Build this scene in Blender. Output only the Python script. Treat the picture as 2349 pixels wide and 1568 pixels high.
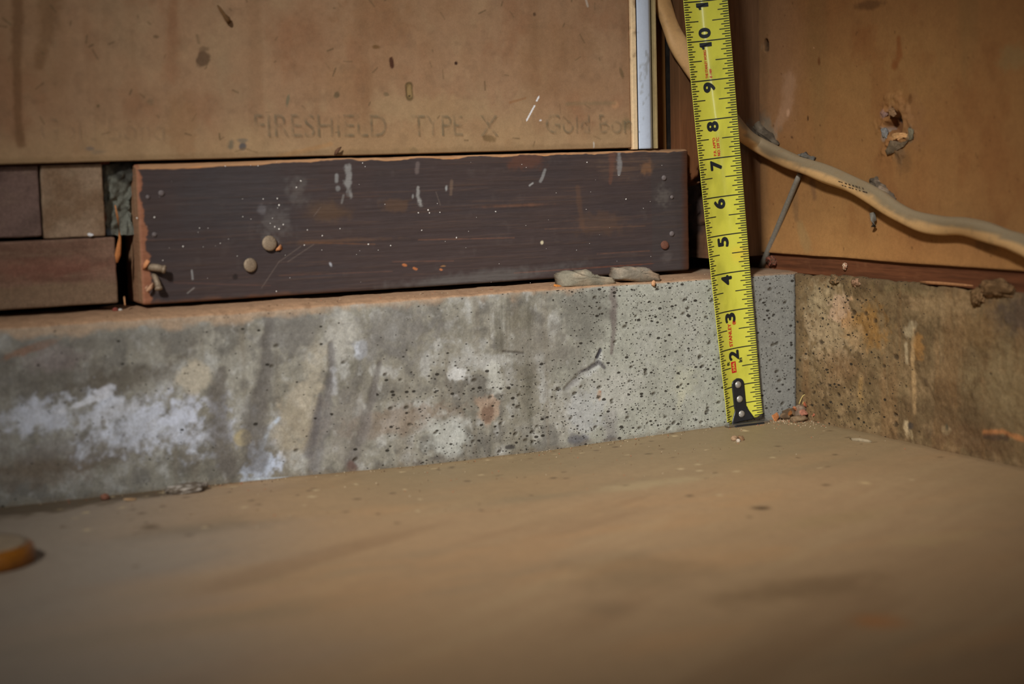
import bpy, bmesh, math, random
import numpy as np
from mathutils import Matrix, Vector

for o in list(bpy.data.objects):
    bpy.data.objects.remove(o, do_unlink=True)
sc = bpy.context.scene
col = sc.collection
IN = 0.0254                                    # everything below is written in inches
# ------------------------------------------------------------------ camera
F_PX, CX, CY = 3796.2, 1174.5, 784.0           # focal length in pixels of the 2349 x 1568 frame
YAW, PITCH, ROLL = 0.4537, 0.1132, -0.0269
CAM = np.array([-26.0723, -36.1774, 7.2782])
_f = np.array([math.sin(YAW) * math.cos(PITCH), math.cos(YAW) * math.cos(PITCH), -math.sin(PITCH)])
_r = np.cross(_f, [0, 0, 1.0]); _r /= np.linalg.norm(_r)
_u = np.cross(_r, _f)
RT = math.cos(ROLL) * _r + math.sin(ROLL) * _u
UP = -math.sin(ROLL) * _r + math.cos(ROLL) * _u
cd = bpy.data.cameras.new('camera'); cam = bpy.data.objects.new('camera', cd); col.objects.link(cam)
cam.matrix_world = Matrix(((RT[0], UP[0], -_f[0], CAM[0] * IN), (RT[1], UP[1], -_f[1], CAM[1] * IN),
                           (RT[2], UP[2], -_f[2], CAM[2] * IN), (0, 0, 0, 1)))
cd.sensor_width = 36.0; cd.lens = F_PX / 2349 * 36.0
cd.clip_start = 0.02; cd.clip_end = 50
cd.dof.use_dof = True; cd.dof.focus_distance = 42.3 * IN; cd.dof.aperture_fstop = 5.0
cd.dof.aperture_blades = 9
sc.camera = cam
# ------------------------------------------------------------------ light
w = bpy.data.worlds.new('world'); sc.world = w; w.use_nodes = True
w.node_tree.nodes['Background'].inputs[0].default_value = (0.96, 0.96, 1.0, 1)
w.node_tree.nodes['Background'].inputs[1].default_value = 0.03
def aim(o, loc, tgt):
    o.location = Vector(loc) * IN
    o.rotation_euler = (Vector(tgt) - Vector(loc)).to_track_quat('-Z', 'Y').to_euler()
def area(name, loc, tgt, sx, sy, power, colr):
    d = bpy.data.lights.new(name, 'AREA'); d.shape = 'RECTANGLE'; d.size = sx * IN; d.size_y = sy * IN
    d.energy = power; d.color = colr
    o = bpy.data.objects.new(name, d); col.objects.link(o); aim(o, loc, tgt); return o
area('tape_highlight_light', (-8, -115, 39), (-8, 0, 10), 8, 76, 6.5, (0.97, 0.98, 1.0))  # unseen light added, kept narrow to streak a highlight down the tape
area('cool_left_tint_light', (-66, -22, 40), (-16, -2, 2), 26, 20, .6, (0.72, 0.86, 1.0))  # unseen cool light added to tint the left side
d = bpy.data.lights.new('vignette_spot', 'SPOT'); d.energy = 310; d.spot_size = math.radians(18); d.spot_blend = 1.0  # unseen spot added; its cone is shaped to darken the frame corners
d.shadow_soft_size = 5 * IN; d.color = (1.0, 0.98, 0.96)
wl = bpy.data.objects.new('vignette_spot', d); col.objects.link(wl); aim(wl, (-61.5, -57.6, 52), (-8.9, -3.6, 3.2))
sc.view_settings.view_transform = 'Standard'; sc.view_settings.look = 'None'
sc.view_settings.gamma = 1.0; sc.view_settings.use_curve_mapping = False
sc.view_settings.exposure = -0.2

# ------------------------------------------------------------------ helpers
def ray(x, y): return _f + RT * (x - CX) / F_PX - UP * (y - CY) / F_PX
def at(x, y, ax, v):
    """point of the plane axis=v that was measured at photo pixel x, y"""
    d = ray(x, y); return CAM + (v - CAM[ax]) / d[ax] * d
def L(c):
    c = np.array(c, float) / 255.0
    return np.where(c <= 0.04045, c / 12.92, ((c + 0.055) / 1.055) ** 2.4)
KALB = 1.4
def S(r, g, b): return np.minimum(L((r, g, b)) * KALB, 0.85)   # seen colour -> surface colour under this light

def _h(ix, iy, iz, seed):
    n = (ix.astype(np.int64) * 374761393 + iy.astype(np.int64) * 668265263 + iz.astype(np.int64) * 2147483647 + seed * 974711) & 0xFFFFFFFF
    n = ((n ^ (n >> 13)) * 1274126177) & 0xFFFFFFFF
    n = (n ^ (n >> 16)) & 0xFFFFFFFF
    n = (n * 2246822519) & 0xFFFFFFFF
    return ((n ^ (n >> 15)) & 0xFFFFFF) / float(0xFFFFFF)
def vn(P, seed=0):
    i = np.floor(P); f = P - i; f = f * f * (3 - 2 * f); i = i.astype(np.int64)
    x, y, z = i[:, 0], i[:, 1], i[:, 2]; r = 0
    for dx in (0, 1):
        wx = f[:, 0] if dx else 1 - f[:, 0]
        for dy in (0, 1):
            wy = f[:, 1] if dy else 1 - f[:, 1]
            for dz in (0, 1):
                wz = f[:, 2] if dz else 1 - f[:, 2]
                r = r + _h(x + dx, y + dy, z + dz, seed) * wx * wy * wz
    return r
def fb(P, sc_=(1, 1, 1), octv=4, seed=0, gain=0.55):
    Q = P * np.array(sc_, float) + seed * 7.13
    a, t, r = 1.0, 0.0, 0
    for k in range(octv):
        r = r + a * vn(Q, seed + k * 17); t += a; a *= gain; Q = Q * 2.03 + 3.7
    return r / t
def ss(a, b, x):
    t = np.clip((x - a) / (b - a), 0, 1); return t * t * (3 - 2 * t)
class Paint:
    """surface colour of the points P; u, v are the two in-plane coordinates"""
    def __init__(s, P, u, v, base):
        s.P, s.u, s.v = P, u, v
        s.c = np.tile(np.array(base, float), (len(P), 1))
        s.h = np.zeros(len(P))
        s.w1 = fb(P, (2.2,) * 3, 3, 91) - .5; s.w2 = fb(P, (7,) * 3, 3, 47) - .5
    def mix(s, m, colr):
        m = np.clip(m, 0, 1)[:, None]; s.c = s.c * (1 - m) + np.array(colr, float) * m
    def mul(s, f): s.c = s.c * (f[:, None] if np.ndim(f) else f)
    def ell(s, c, ru, rv, ang=0, soft=.4, wob=.5, fine=.6):
        a = math.radians(ang); du, dv = s.u - c[0], s.v - c[1]
        x = (du * math.cos(a) + dv * math.sin(a)) / ru; y = (-du * math.sin(a) + dv * math.cos(a)) / rv
        dd = np.sqrt(x * x + y * y) + wob * s.w1 * 2 + fine * s.w2 * 2
        return 1 - ss(1 - soft, 1 + soft, dd)
    def line(s, pts, wd, soft=.6, wob=.3, fine=.5):
        best = np.full(len(s.u), 1e9); wd = np.atleast_1d(wd)
        for k in range(len(pts) - 1):
            a, b = np.array(pts[k][:2]), np.array(pts[k + 1][:2]); ab = b - a
            t = np.clip(((s.u - a[0]) * ab[0] + (s.v - a[1]) * ab[1]) / (ab @ ab + 1e-9), 0, 1)
            w0 = wd[min(k, len(wd) - 1)]; w1 = wd[min(k + 1, len(wd) - 1)]
            dd = np.hypot(s.u - a[0] - t * ab[0], s.v - a[1] - t * ab[1]) / (w0 + (w1 - w0) * t)
            best = np.minimum(best, dd)
        return 1 - ss(1 - soft, 1 + soft, best + wob * s.w1 * 2 + fine * s.w2 * 2)

def seg(a, b, n, r=0.0):
    x = np.linspace(a, b, n + 1)
    if r > 0:
        x = np.concatenate([x, [a + r * .25, a + r * .6, a + r, b - r * .25, b - r * .6, b - r]])
    return np.unique(np.round(x, 5))
def rbox(xs, ys, zs, r=0.0, skip=()):
    lo = np.array([xs[0], ys[0], zs[0]]); hi = np.array([xs[-1], ys[-1], zs[-1]])
    V, Q, off = [], [], 0
    A = [np.asarray(xs), np.asarray(ys), np.asarray(zs)]
    for ax in range(3):
        b, c = (ax + 1) % 3, (ax + 2) % 3
        for sd in (0, 1):
            if (ax, sd) in skip: continue
            B, Cc = np.meshgrid(A[b], A[c], indexing='ij')
            P = np.zeros((B.size, 3)); P[:, b] = B.ravel(); P[:, c] = Cc.ravel(); P[:, ax] = hi[ax] if sd else lo[ax]
            nb, nc = len(A[b]), len(A[c])
            i = (np.arange(nb - 1)[:, None] * nc + np.arange(nc - 1)[None, :]).ravel()
            q = np.stack([i, i + nc, i + nc + 1, i + 1], 1) if sd else np.stack([i, i + 1, i + nc + 1, i + nc], 1)
            V.append(P); Q.append(q + off); off += len(P)
    P = np.concatenate(V); Q = np.concatenate(Q)
    if r > 0:
        core = np.clip(P, lo + r, hi - r); dlt = P - core; ln = np.linalg.norm(dlt, axis=1, keepdims=True)
        N = dlt / np.maximum(ln, 1e-9); P = core + N * r
    else:
        ctr = (lo + hi) / 2; N = (P - ctr) / ((hi - lo) / 2); N = N * (np.abs(N) > .999)
        N = N / np.maximum(np.linalg.norm(N, axis=1, keepdims=True), 1e-9)
    return P, Q, N

def mesh_obj(name, P, faces, mat, parent=None, colr=None, origin=None, smooth=True, pit=None):
    P = np.asarray(P, float)
    org = P.mean(0) if origin is None else np.array(origin, float)
    me = bpy.data.meshes.new(name)
    if isinstance(faces, np.ndarray):
        n, k = faces.shape
        me.vertices.add(len(P)); me.vertices.foreach_set('co', ((P - org) * IN).ravel())
        me.loops.add(n * k); me.loops.foreach_set('vertex_index', faces.ravel().astype(np.int32))
        me.polygons.add(n); me.polygons.foreach_set('loop_start', np.arange(0, n * k, k, dtype=np.int32))
        me.update(calc_edges=True); me.validate()
    else:
        me.from_pydata([tuple(v) for v in (P - org) * IN], [], [list(f) for f in faces]); me.update()
    if colr is not None:
        a = me.attributes.new('col', 'FLOAT_COLOR', 'POINT')
        a.data.foreach_set('color', np.concatenate([np.clip(colr, 0, 1), np.ones((len(P), 1))], 1).ravel().astype(np.float32))
    if pit is not None:
        a = me.attributes.new('pit', 'FLOAT', 'POINT'); a.data.foreach_set('value', np.asarray(pit, np.float32))
    me.polygons.foreach_set('use_smooth', np.full(len(me.polygons), smooth))
    me.materials.append(mat)
    o = bpy.data.objects.new(name, me); col.objects.link(o)
    setpar(o, org, parent); return o
def setpar(o, org, parent):
    if parent is not None:
        o.parent = parent; o.location = Vector(np.array(org) * IN - np.array(parent['_o']))
    else:
        o.location = Vector(np.array(org) * IN)
    o['_o'] = [float(v) * IN for v in org]
def empty(name, org):
    o = bpy.data.objects.new(name, None); o.empty_display_size = 0.01; col.objects.link(o); setpar(o, org, None); return o
def tag(o, label=None, cat=None, group=None, kind=None):
    if label: o['label'] = label
    if cat: o['category'] = cat
    if group: o['group'] = group
    if kind: o['kind'] = kind
    return o

def mat(name, color=None, rough=.85, fine=((60, .18), (12, .12)), bump=((90, .25), (25, .3)), spec=.3, metal=0, coat=0, stretch=(1, 1, 1), bdist=.02, pits=False):
    """procedural surface: colour attribute (or plain colour) x noise at several scales (cycles per inch) + noise relief"""
    m = bpy.data.materials.new(name); m.use_nodes = True; nt = m.node_tree; nd = nt.nodes; lk = nt.links
    bs = nd['Principled BSDF']; bs.inputs['Roughness'].default_value = rough; bs.inputs['Metallic'].default_value = metal
    bs.inputs['Specular IOR Level'].default_value = spec; bs.inputs['Coat Weight'].default_value = coat
    g = nd.new('ShaderNodeNewGeometry')
    mp = nd.new('ShaderNodeMapping'); mp.inputs['Scale'].default_value = [s / IN for s in stretch]
    lk.new(g.outputs['Position'], mp.inputs['Vector'])
    if color is None:
        a = nd.new('ShaderNodeAttribute'); a.attribute_name = 'col'; cur = a.outputs['Color']
    else:
        a = nd.new('ShaderNodeRGB'); a.outputs[0].default_value = (*[float(v) for v in color], 1); cur = a.outputs[0]
    def noise(s, det=4):
        n = nd.new('ShaderNodeTexNoise'); n.inputs['Scale'].default_value = s; n.inputs['Detail'].default_value = det
        n.inputs['Roughness'].default_value = .6
        lk.new(mp.outputs[0], n.inputs['Vector']); return n.outputs['Fac']
    for s, amt in fine:
        mr = nd.new('ShaderNodeMapRange'); mr.inputs['From Min'].default_value = .25; mr.inputs['From Max'].default_value = .75
        mr.inputs['To Min'].default_value = 1 - amt; mr.inputs['To Max'].default_value = 1 + amt
        lk.new(noise(s), mr.inputs['Value'])
        mx = nd.new('ShaderNodeVectorMath'); mx.operation = 'SCALE'
        lk.new(cur, mx.inputs[0]); lk.new(mr.outputs[0], mx.inputs['Scale']); cur = mx.outputs[0]
    nrm = None
    if pits:
        pa = nd.new('ShaderNodeAttribute'); pa.attribute_name = 'pit'
        for cells, dens, r0, r1 in ((5.5, .55, .06, .34), (13.0, .7, .06, .36)):
            m2 = nd.new('ShaderNodeMapping'); m2.inputs['Scale'].default_value = [cells / IN, cells / IN, cells * 1.7 / IN]; m2.inputs['Rotation'].default_value = (.25, .25, 0)
            lk.new(g.outputs['Position'], m2.inputs['Vector'])
            v = nd.new('ShaderNodeTexVoronoi'); v.inputs['Scale'].default_value = 1.0; lk.new(m2.outputs[0], v.inputs['Vector'])
            sp = nd.new('ShaderNodeSeparateColor'); lk.new(v.outputs['Color'], sp.inputs[0])
            rr = nd.new('ShaderNodeMapRange'); rr.inputs['To Min'].default_value = r0; rr.inputs['To Max'].default_value = r1; lk.new(sp.outputs[0], rr.inputs['Value'])
            sb = nd.new('ShaderNodeMath'); sb.operation = 'SUBTRACT'; lk.new(rr.outputs[0], sb.inputs[0]); lk.new(v.outputs['Distance'], sb.inputs[1])
            mk = nd.new('ShaderNodeMapRange'); mk.inputs['From Min'].default_value = -.02; mk.inputs['From Max'].default_value = .06; lk.new(sb.outputs[0], mk.inputs['Value'])
            dn_ = nd.new('ShaderNodeMath'); dn_.operation = 'MULTIPLY'; dn_.inputs[1].default_value = dens; lk.new(pa.outputs['Fac'], dn_.inputs[0])
            lt = nd.new('ShaderNodeMath'); lt.operation = 'LESS_THAN'; lk.new(sp.outputs[1], lt.inputs[0]); lk.new(dn_.outputs[0], lt.inputs[1])
            fm = nd.new('ShaderNodeMath'); fm.operation = 'MULTIPLY'; lk.new(mk.outputs[0], fm.inputs[0]); lk.new(lt.outputs[0], fm.inputs[1])
            f8 = nd.new('ShaderNodeMath'); f8.operation = 'MULTIPLY'; f8.inputs[1].default_value = .92; lk.new(fm.outputs[0], f8.inputs[0])
            mxx = nd.new('ShaderNodeMix'); mxx.data_type = 'RGBA'; lk.new(f8.outputs[0], mxx.inputs[0]); lk.new(cur, mxx.inputs[6]); mxx.inputs[7].default_value = (*[float(c_) for c_ in S(36, 32, 26)], 1); cur = mxx.outputs[2]
            b = nd.new('ShaderNodeBump'); b.invert = True; b.inputs['Strength'].default_value = .6; b.inputs['Distance'].default_value = .02 * IN; lk.new(fm.outputs[0], b.inputs['Height'])
            if nrm: lk.new(nrm, b.inputs['Normal'])
            nrm = b.outputs[0]
    lk.new(cur, bs.inputs['Base Color'])
    for s, st in bump:
        b = nd.new('ShaderNodeBump'); b.inputs['Strength'].default_value = st; b.inputs['Distance'].default_value = bdist * IN
        lk.new(noise(s), b.inputs['Height'])
        if nrm: lk.new(nrm, b.inputs['Normal'])
        nrm = b.outputs[0]
    if nrm: lk.new(nrm, bs.inputs['Normal'])
    return m

M_conc = mat('concrete', rough=.9, fine=((3.5, .12), (10, .17), (26, .17), (60, .12)), bump=((45, .4), (14, .35)), spec=.25, pits=True)
M_floor = mat('dusty_floor', rough=.62, fine=((30, .07), (4, .06), (12, .05)), bump=((45, .12), (8, .1)), spec=.28)
M_dry = mat('drywall_paper', rough=.88, fine=((45, .08), (9, .08), (22, .06), (2.5, .07)), bump=((60, .12), (10, .1)), spec=.2)
M_board = mat('dark_stained_wood', rough=.6, fine=((16, .10), (45, .12)), bump=((14, .15), (45, .2)), spec=.3, stretch=(.07, 1, 1))
M_brick = mat('old_brick', rough=.92, fine=((30, .2), (10, .18)), bump=((40, .4), (14, .4)), spec=.2)
M_wood = mat('raw_wood', rough=.85, fine=((12, .22), (40, .12)), bump=((12, .3),), spec=.2, stretch=(1, .08, 1))
M_stud = mat('vertical_wood', rough=.85, fine=((12, .2), (40, .1)), bump=((12, .3),), spec=.2, stretch=(1, 1, .08))
M_gen = mat('dusty_debris', rough=.9, fine=((40, .2), (12, .2)), bump=((40, .5),), spec=.2)
M_black = mat('dark_cavity', S(14, 11, 9), rough=1, spec=.05)

Ypix = lambda y0: (lambda x, y: at(x, y, 1, y0)[[0, 2]])
Xpix = lambda x0: (lambda x, y: np.array([-at(x, y, 0, x0)[1], at(x, y, 0, x0)[2]]))

# ================================================================== floor
def floor_z(X, Y):
    e = np.exp(-(Y / 7.0) ** 2)
    return e * (0.045 - 0.135 * np.exp(-((X + 9.5) / 5.2) ** 2))
def build_floor():
    xs = np.unique(np.concatenate([np.linspace(-110, -28, 30), np.linspace(-28, .3, 380)]))
    ys = np.unique(np.concatenate([np.linspace(-120, -24, 30), np.linspace(-24, .4, 330)]))
    X, Y = np.meshgrid(xs, ys, indexing='ij'); P = np.stack([X.ravel(), Y.ravel(), 0 * X.ravel()], 1)
    P[:, 2] = floor_z(P[:, 0], P[:, 1]) + (fb(P, (.5, .5, 1), 4, 5) - .5) * .05
    nx, ny = len(xs), len(ys); i = (np.arange(nx - 1)[:, None] * ny + np.arange(ny - 1)[None]).ravel()
    Q = np.stack([i, i + ny, i + ny + 1, i + 1], 1)
    # smears run roughly along the back wall, so the noise is stretched along X
    p = Paint(P, P[:, 0], P[:, 1], S(151, 123, 91))
    sm = fb(P, (.13, .5, 1), 4, 11); s2 = fb(P, (.3, .9, 1), 4, 23)
    R = P.copy(); R[:, 0] = P[:, 0] * .9 + P[:, 1] * .43; R[:, 1] = -P[:, 0] * .43 + P[:, 1] * .9
    s3 = fb(R, (.16, 1.1, 1), 4, 31)
    p.mix(ss(.5, .75, sm) * .6, S(130, 111, 86)); p.mix(ss(.5, .75, s2) * .6, S(158, 124, 88))
    p.mix(ss(.55, .8, s3) * .5, S(128, 100, 72)); p.mix(ss(.42, .2, s3) * .5, S(160, 134, 100))
    p.mix(ss(-13.5, -20, P[:, 0] - .25 * P[:, 1] + (sm - .5) * 5) * .75, S(126, 120, 110))     # cool light on the left painted in as grey floor colour
    p.mix(ss(-5.5, -1.5, P[:, 0] + (sm - .5) * 3) * .35, S(130, 110, 80))
    p.mix(ss(-8, -1.5, P[:, 1] + (sm - .5) * 4) * .7 * ss(-17, -11, P[:, 0]), S(120, 106, 79))
    fl = lambda x, y: at(x, y, 2, 0)[:2]
    # dirt lying along the foot of the back wall, wider on the left
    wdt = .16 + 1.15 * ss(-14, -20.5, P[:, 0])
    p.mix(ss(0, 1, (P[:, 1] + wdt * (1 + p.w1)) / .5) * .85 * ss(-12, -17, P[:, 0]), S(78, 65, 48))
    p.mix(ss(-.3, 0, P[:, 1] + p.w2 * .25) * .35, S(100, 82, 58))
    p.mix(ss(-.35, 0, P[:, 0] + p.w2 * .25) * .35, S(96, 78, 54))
    for c, rx, ry, cc, mm in [((450, 1215), 1.4, .5, (104, 92, 74), .5), ((345, 1212), .16, .2, (92, 76, 56), .8), ((1745, 1163), .14, .14, (84, 66, 46), .9),
                              ((1985, 1108), .1, .12, (190, 165, 120), .8), ((2150, 1235), .8, .3, (160, 134, 96), .6), ((2010, 1425), .35, .4, (160, 104, 58), .7),
                              ((1900, 1190), 1.2, .4, (146, 122, 86), .5), ((1500, 1105), 1.2, .35, (156, 138, 104), .55), ((1450, 1310), 1.2, 1.0, (112, 92, 66), .4),
                              ((1390, 1395), .4, .4, (122, 100, 74), .5), ((1830, 1350), 1.6, .5, (112, 88, 62), .6), ((1250, 1180), 2, .6, (150, 124, 92), .5)]:
        p.mix(p.ell(fl(*c), rx, ry, 0, .7, .6, .3) * mm, S(*cc))
    rng = np.random.RandomState(3)
    for k in range(120):
        c = (rng.uniform(-20, -.2), -abs(rng.normal(0, 3.2)))
        dk = rng.rand() < .55
        p.mix(p.ell(c, rng.uniform(.03, .09), rng.uniform(.03, .09), 0, .6, .2, .2) * .8, S(80, 64, 46) if dk else S(178, 158, 122))
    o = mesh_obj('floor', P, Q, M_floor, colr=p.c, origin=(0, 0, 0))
    tag(o, 'smooth dusty brown concrete floor running up to the corner', 'floor', kind='structure')
build_floor()

# ================================================================== back wall
wall_back = empty('wall_back', (-12, 2.9, 0)); tag(wall_back, 'back wall with low grey concrete curb, old bricks and tan drywall above', 'wall', kind='structure')
CURB_H = 3.97
def build_back_curb():
    xs = np.unique(np.concatenate([np.linspace(-70, -23, 40), np.linspace(-23, .4, 1080)]))
    ys = np.unique(np.concatenate([seg(0, 3.2, 40), [0.03, .06, .1, .15]])); zs = np.concatenate([[-.6], np.linspace(-.25, CURB_H - .16, 165), CURB_H - np.array([.1, .06, .03, 0])])
    P, Q, N = rbox(xs, ys, zs, .1, skip=((1, 1), (2, 0), (0, 1)))
    X, Y, Z = P.T; top = ss(.35, .8, N[:, 2]); q = Ypix(0)
    p = Paint(P, X, Z, S(128, 123, 106))
    n1 = fb(P, (.9, .9, .9), 5, 3); n2 = fb(P, (2.5, 2.5, 2.2), 5, 8); n3 = fb(P, (6, 6, 5), 4, 12); st = fb(P, (3.2, 3, .25), 4, 15); st2 = fb(P, (9, 9, .4), 3, 19)
    right = ss(-7.8, -5.6, X + (n1 - .5) * 2.4)
    p.mix(right * .95, S(147, 146, 128))
    p.mix(ss(.5, .68, n1) * (1 - right) * .6, S(100, 96, 82)); p.mix(ss(.5, .3, n1) * (1 - right) * .5, S(150, 146, 130))
    p.mix(ss(.5, .68, n2) * (1 - .75 * right) * .7, S(92, 88, 78)); p.mix(ss(.47, .28, n2) * (1 - .75 * right) * .7, S(160, 158, 146))
    p.mix(ss(.55, .75, n3) * (.4 - .25 * right), S(84, 80, 70)); p.mix(ss(.42, .25, n3) * (.4 - .2 * right), S(170, 168, 156))
    p.mix(ss(.55, .75, st) * (1 - right) * .35, S(108, 98, 80))
    # left end: mixed towards a darker grey
    lf = ss(-15.5, -19.5, X + (n1 - .5) * 3)
    p.mix(lf * .35, S(108, 104, 94))
    E = lambda c, rx, rz, cc, m=.8, a=0, soft=.4, wob=.5, fine=.6: p.mix(p.ell(q(*c), rx, rz, a, soft, wob, fine) * m, S(*cc))
    Ln = lambda pts, wd, cc, m=.8, soft=.6, wob=.25, fine=.4: p.mix(p.line([q(*t) for t in pts], wd, soft, wob, fine) * m, S(*cc))
    E((100, 865), 1.4, .35, (92, 86, 74), .6); E((260, 880), 1.6, .25, (84, 76, 62), .6, 12); E((130, 1065), 1.6, .18, (92, 82, 66), .7)
    E((60, 1080), 1.2, .4, (104, 90, 72), .5); E((120, 820), .6, .3, (124, 110, 104), .4); E((70, 800), .6, .08, (128, 88, 60), .6, 15)
    E((300, 770), 1.8, .25, (106, 102, 90), .5); E((240, 1020), 2.0, .3, (112, 106, 96), .6)
    # white lime bloom
    E((120, 955), 1.15, .26, (178, 180, 180), .8, 0, .9, .8, 1.4); E((360, 980), 1.35, .42, (180, 183, 184), .85, -8, .9, .8, 1.4); E((260, 945), .9, .14, (176, 176, 172), .6, 20, .6, .7, 1.0)
    E((190, 925), .5, .07, (190, 190, 186), .7, 15); E((240, 893), .2, .07, (196, 196, 194), .7, 20); E((430, 940), .5, .25, (182, 185, 188), .8, 0, .8, .8, 1.4)
    E((605, 1068), .42, .36, (186, 196, 208), .95, 15, .5, .7, 1.0); Ln([(640, 960), (615, 985), (600, 1030)], .05, (186, 198, 208), .8); Ln([(555, 1102), (600, 1098), (660, 1096)], .035, (190, 202, 212), .8)
    E((620, 1000), .3, .4, (160, 160, 150), .4)
    # round pale aggregate patches
    E((446, 867), .36, .35, (166, 156, 132), .85, 20, .3, .5, .5); E((557, 1003), .2, .19, (164, 150, 112), .9, 0, .2, .2, .3); E((1050, 857), .24, .15, (178, 176, 164), .85, 0, .2); E((1135, 865), .22, .42, (168, 166, 150), .75, 8, .25, .3)
    E((1118, 940), .28, .3, (150, 128, 104), .8, 0, .3); E((1118, 948), .14, .18, (104, 82, 64), .85, 0, .3); E((930, 960), 1.5, .3, (120, 102, 82), .55, 4); E((1020, 1000), .5, .5, (164, 164, 150), .7, 30)
    E((790, 770), .5, .5, (168, 164, 148), .7, 0, .4); E((825, 800), .16, .2, (186, 190, 190), .8); E((690, 960), .6, .9, (156, 144, 118), .6, -20); E((720, 850), .3, .8, (160, 150, 126), .6, -12)
    E((660, 760), .8, .6, (106, 102, 92), .75); E((900, 760), .9, .6, (112, 108, 98), .7, 0, .5, .6, 1.0); E((800, 980), .5, .9, (120, 114, 102), .5)
    # dark run marks slanting down
    Ln([(618, 725), (612, 850), (585, 960), (590, 1060)], [.12, .16, .3, .3], (92, 87, 78), .8); Ln([(508, 850), (498, 900), (500, 980), (525, 1070)], [.1, .2, .24, .22], (94, 88, 78), .75)
    Ln([(760, 790), (762, 860), (740, 960), (722, 1080)], [.07, .1, .2, .16], (98, 94, 90), .65, .7); Ln([(735, 905), (728, 960), (708, 1040)], [.06, .1, .12], (88, 84, 82), .6)
    Ln([(872, 832), (852, 920), (828, 1000), (806, 1075)], [.06, .1, .13, .2], (98, 92, 84), .65); Ln([(765, 850), (770, 900)], .07, (176, 176, 170), .4, .9, .4, 1.2)
    Ln([(1195, 740), (1200, 860), (1195, 1030)], [.3, .36, .3], (104, 98, 80), .6, .7, .3, .8); Ln([(1140, 740), (1150, 800)], [.1, .12], (106, 100, 84), .6)
    p.mix(ss(.5, .7, st2) * p.line([q(1165, 740), q(1170, 1030)], .7, .5) * .5, S(84, 80, 64))
    # darker damp patch, its crisp right border and the spalled scar
    E((1340, 715), .75, .75, (104, 101, 88), .8, 0, .5, .4, .7); E((1240, 800), .8, .5, (112, 106, 92), .5)
    Ln([(1407, 660), (1408, 760), (1402, 810)], [.1, .08, .04], (96, 84, 76), .7, .6); Ln([(1398, 960), (1402, 1000)], [.22, .2], (110, 104, 98), .6)
    E((1400, 900), .95, .55, (160, 157, 142), .6, 18, .6, .5, .6); E((1345, 950), .5, .5, (150, 150, 142), .6)
    Ln([(1376, 812), (1368, 840), (1335, 860), (1300, 890)], [.05, .1, .1, .06], (156, 154, 146), .4, .9, .5, 1.2); Ln([(1378, 803), (1370, 818)], .05, (58, 56, 58), .95, .4)
    Ln([(1386, 842), (1374, 830), (1350, 846), (1335, 852)], [.045, .05, .04, .03], (74, 70, 66), .85, .5); Ln([(1330, 862), (1300, 895)], [.06, .12], (112, 108, 100), .45, .8, .4, 1.0)
    E((1375, 905), .05, .12, (158, 122, 84), .5); E((1377, 898), .02, .02, (150, 84, 52), .7)
    Ln([(1155, 806), (1180, 808), (1202, 810)], .025, (80, 74, 64), .8, .5); E((1325, 1008), .26, .16, (86, 84, 82), .85, -10); E((1400, 1005), .2, .08, (84, 80, 74), .8)
    E((1170, 1025), .1, .05, (60, 56, 50), .9); E((960, 1062), .2, .14, (84, 76, 66), .8); E((810, 1075), .14, .2, (96, 72, 62), .8); E((1000, 1050), .2, .06, (84, 78, 68), .8)
    E((1570, 870), .35, .4, (160, 158, 132), .55, -20); E((1560, 920), .1, .3, (162, 158, 130), .5, -20)
    # the tape's soft shadow painted as darker cement, out to the corner
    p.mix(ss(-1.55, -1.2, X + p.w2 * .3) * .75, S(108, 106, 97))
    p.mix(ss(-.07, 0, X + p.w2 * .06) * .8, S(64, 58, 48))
    # dirt line along the foot
    fz = floor_z(X, 0 * X); p.mix(ss(.14, 0, Z - fz + p.w2 * .2) * .5, S(104, 92, 72))
    # tan dust along the broken upper edge
    edge = CURB_H - .04 - .16 * ss(-9, -17, X) - (n2 - .5) * .5 - .05 * ss(-5.5, -9, X)
    p.mix(ss(-.1, .12, Z - edge) * .8 * ss(-4.6, -6.6, X + (n1 - .5)), S(150, 126, 98)); p.mix(top * .92 * ss(-1.6, -2.6, X), S(150, 118, 90)); p.mix(top * ss(.5, .7, n3) * .5, S(124, 96, 72))
    p.mix(top * ss(-3.2, -2.3, X) * .8, S(126, 100, 76))
    p.c = p.c * (1 + (np.array([.97, 1.0, 1.12]) - 1) * (1 - top[:, None]))
    # air holes in the cement
    h = (n1 - .5) * .08 + (n2 - .5) * .035 + (n3 - .5) * .012
    h = h * (1 - .65 * right); rng = np.random.RandomState(7)
    pts = []
    for k in range(150):
        x = rng.uniform(-15, -.15); z = rng.uniform(.02, 3.85)
        pr = .95 if x > -6.3 else (.7 * (1 - ss(1.6, 3.0, np.array([z]))[0]) if x > -12 else .1)
        if rng.rand() < pr: pts.append((x, z, rng.uniform(.03, .05)))
    pit = np.maximum(ss(-7.6, -5.8, X + (n1 - .5)), .75 * ss(-12.5, -11, X) * ss(3.0, 1.6, Z + (n1 - .5))) + .08
    for (x, z, rr) in pts:
        idx = np.where((np.abs(X - x) < .22) & (np.abs(Z - z) < .2) & (Y < .2))[0]
        if not len(idx): continue
        a = rng.uniform(.1, .5); du, dv = X[idx] - x, Z[idx] - z
        dd = np.hypot((du * math.cos(a) + dv * math.sin(a)) / (rr * 1.5), (-du * math.sin(a) + dv * math.cos(a)) / (rr * .85))
        m = 1 - ss(.6, 1.35, dd); h[idx] -= m * min(rr, .03)
        p.c[idx] = p.c[idx] * (1 - .8 * m[:, None]) + S(62, 56, 46) * .8 * m[:, None]
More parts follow.
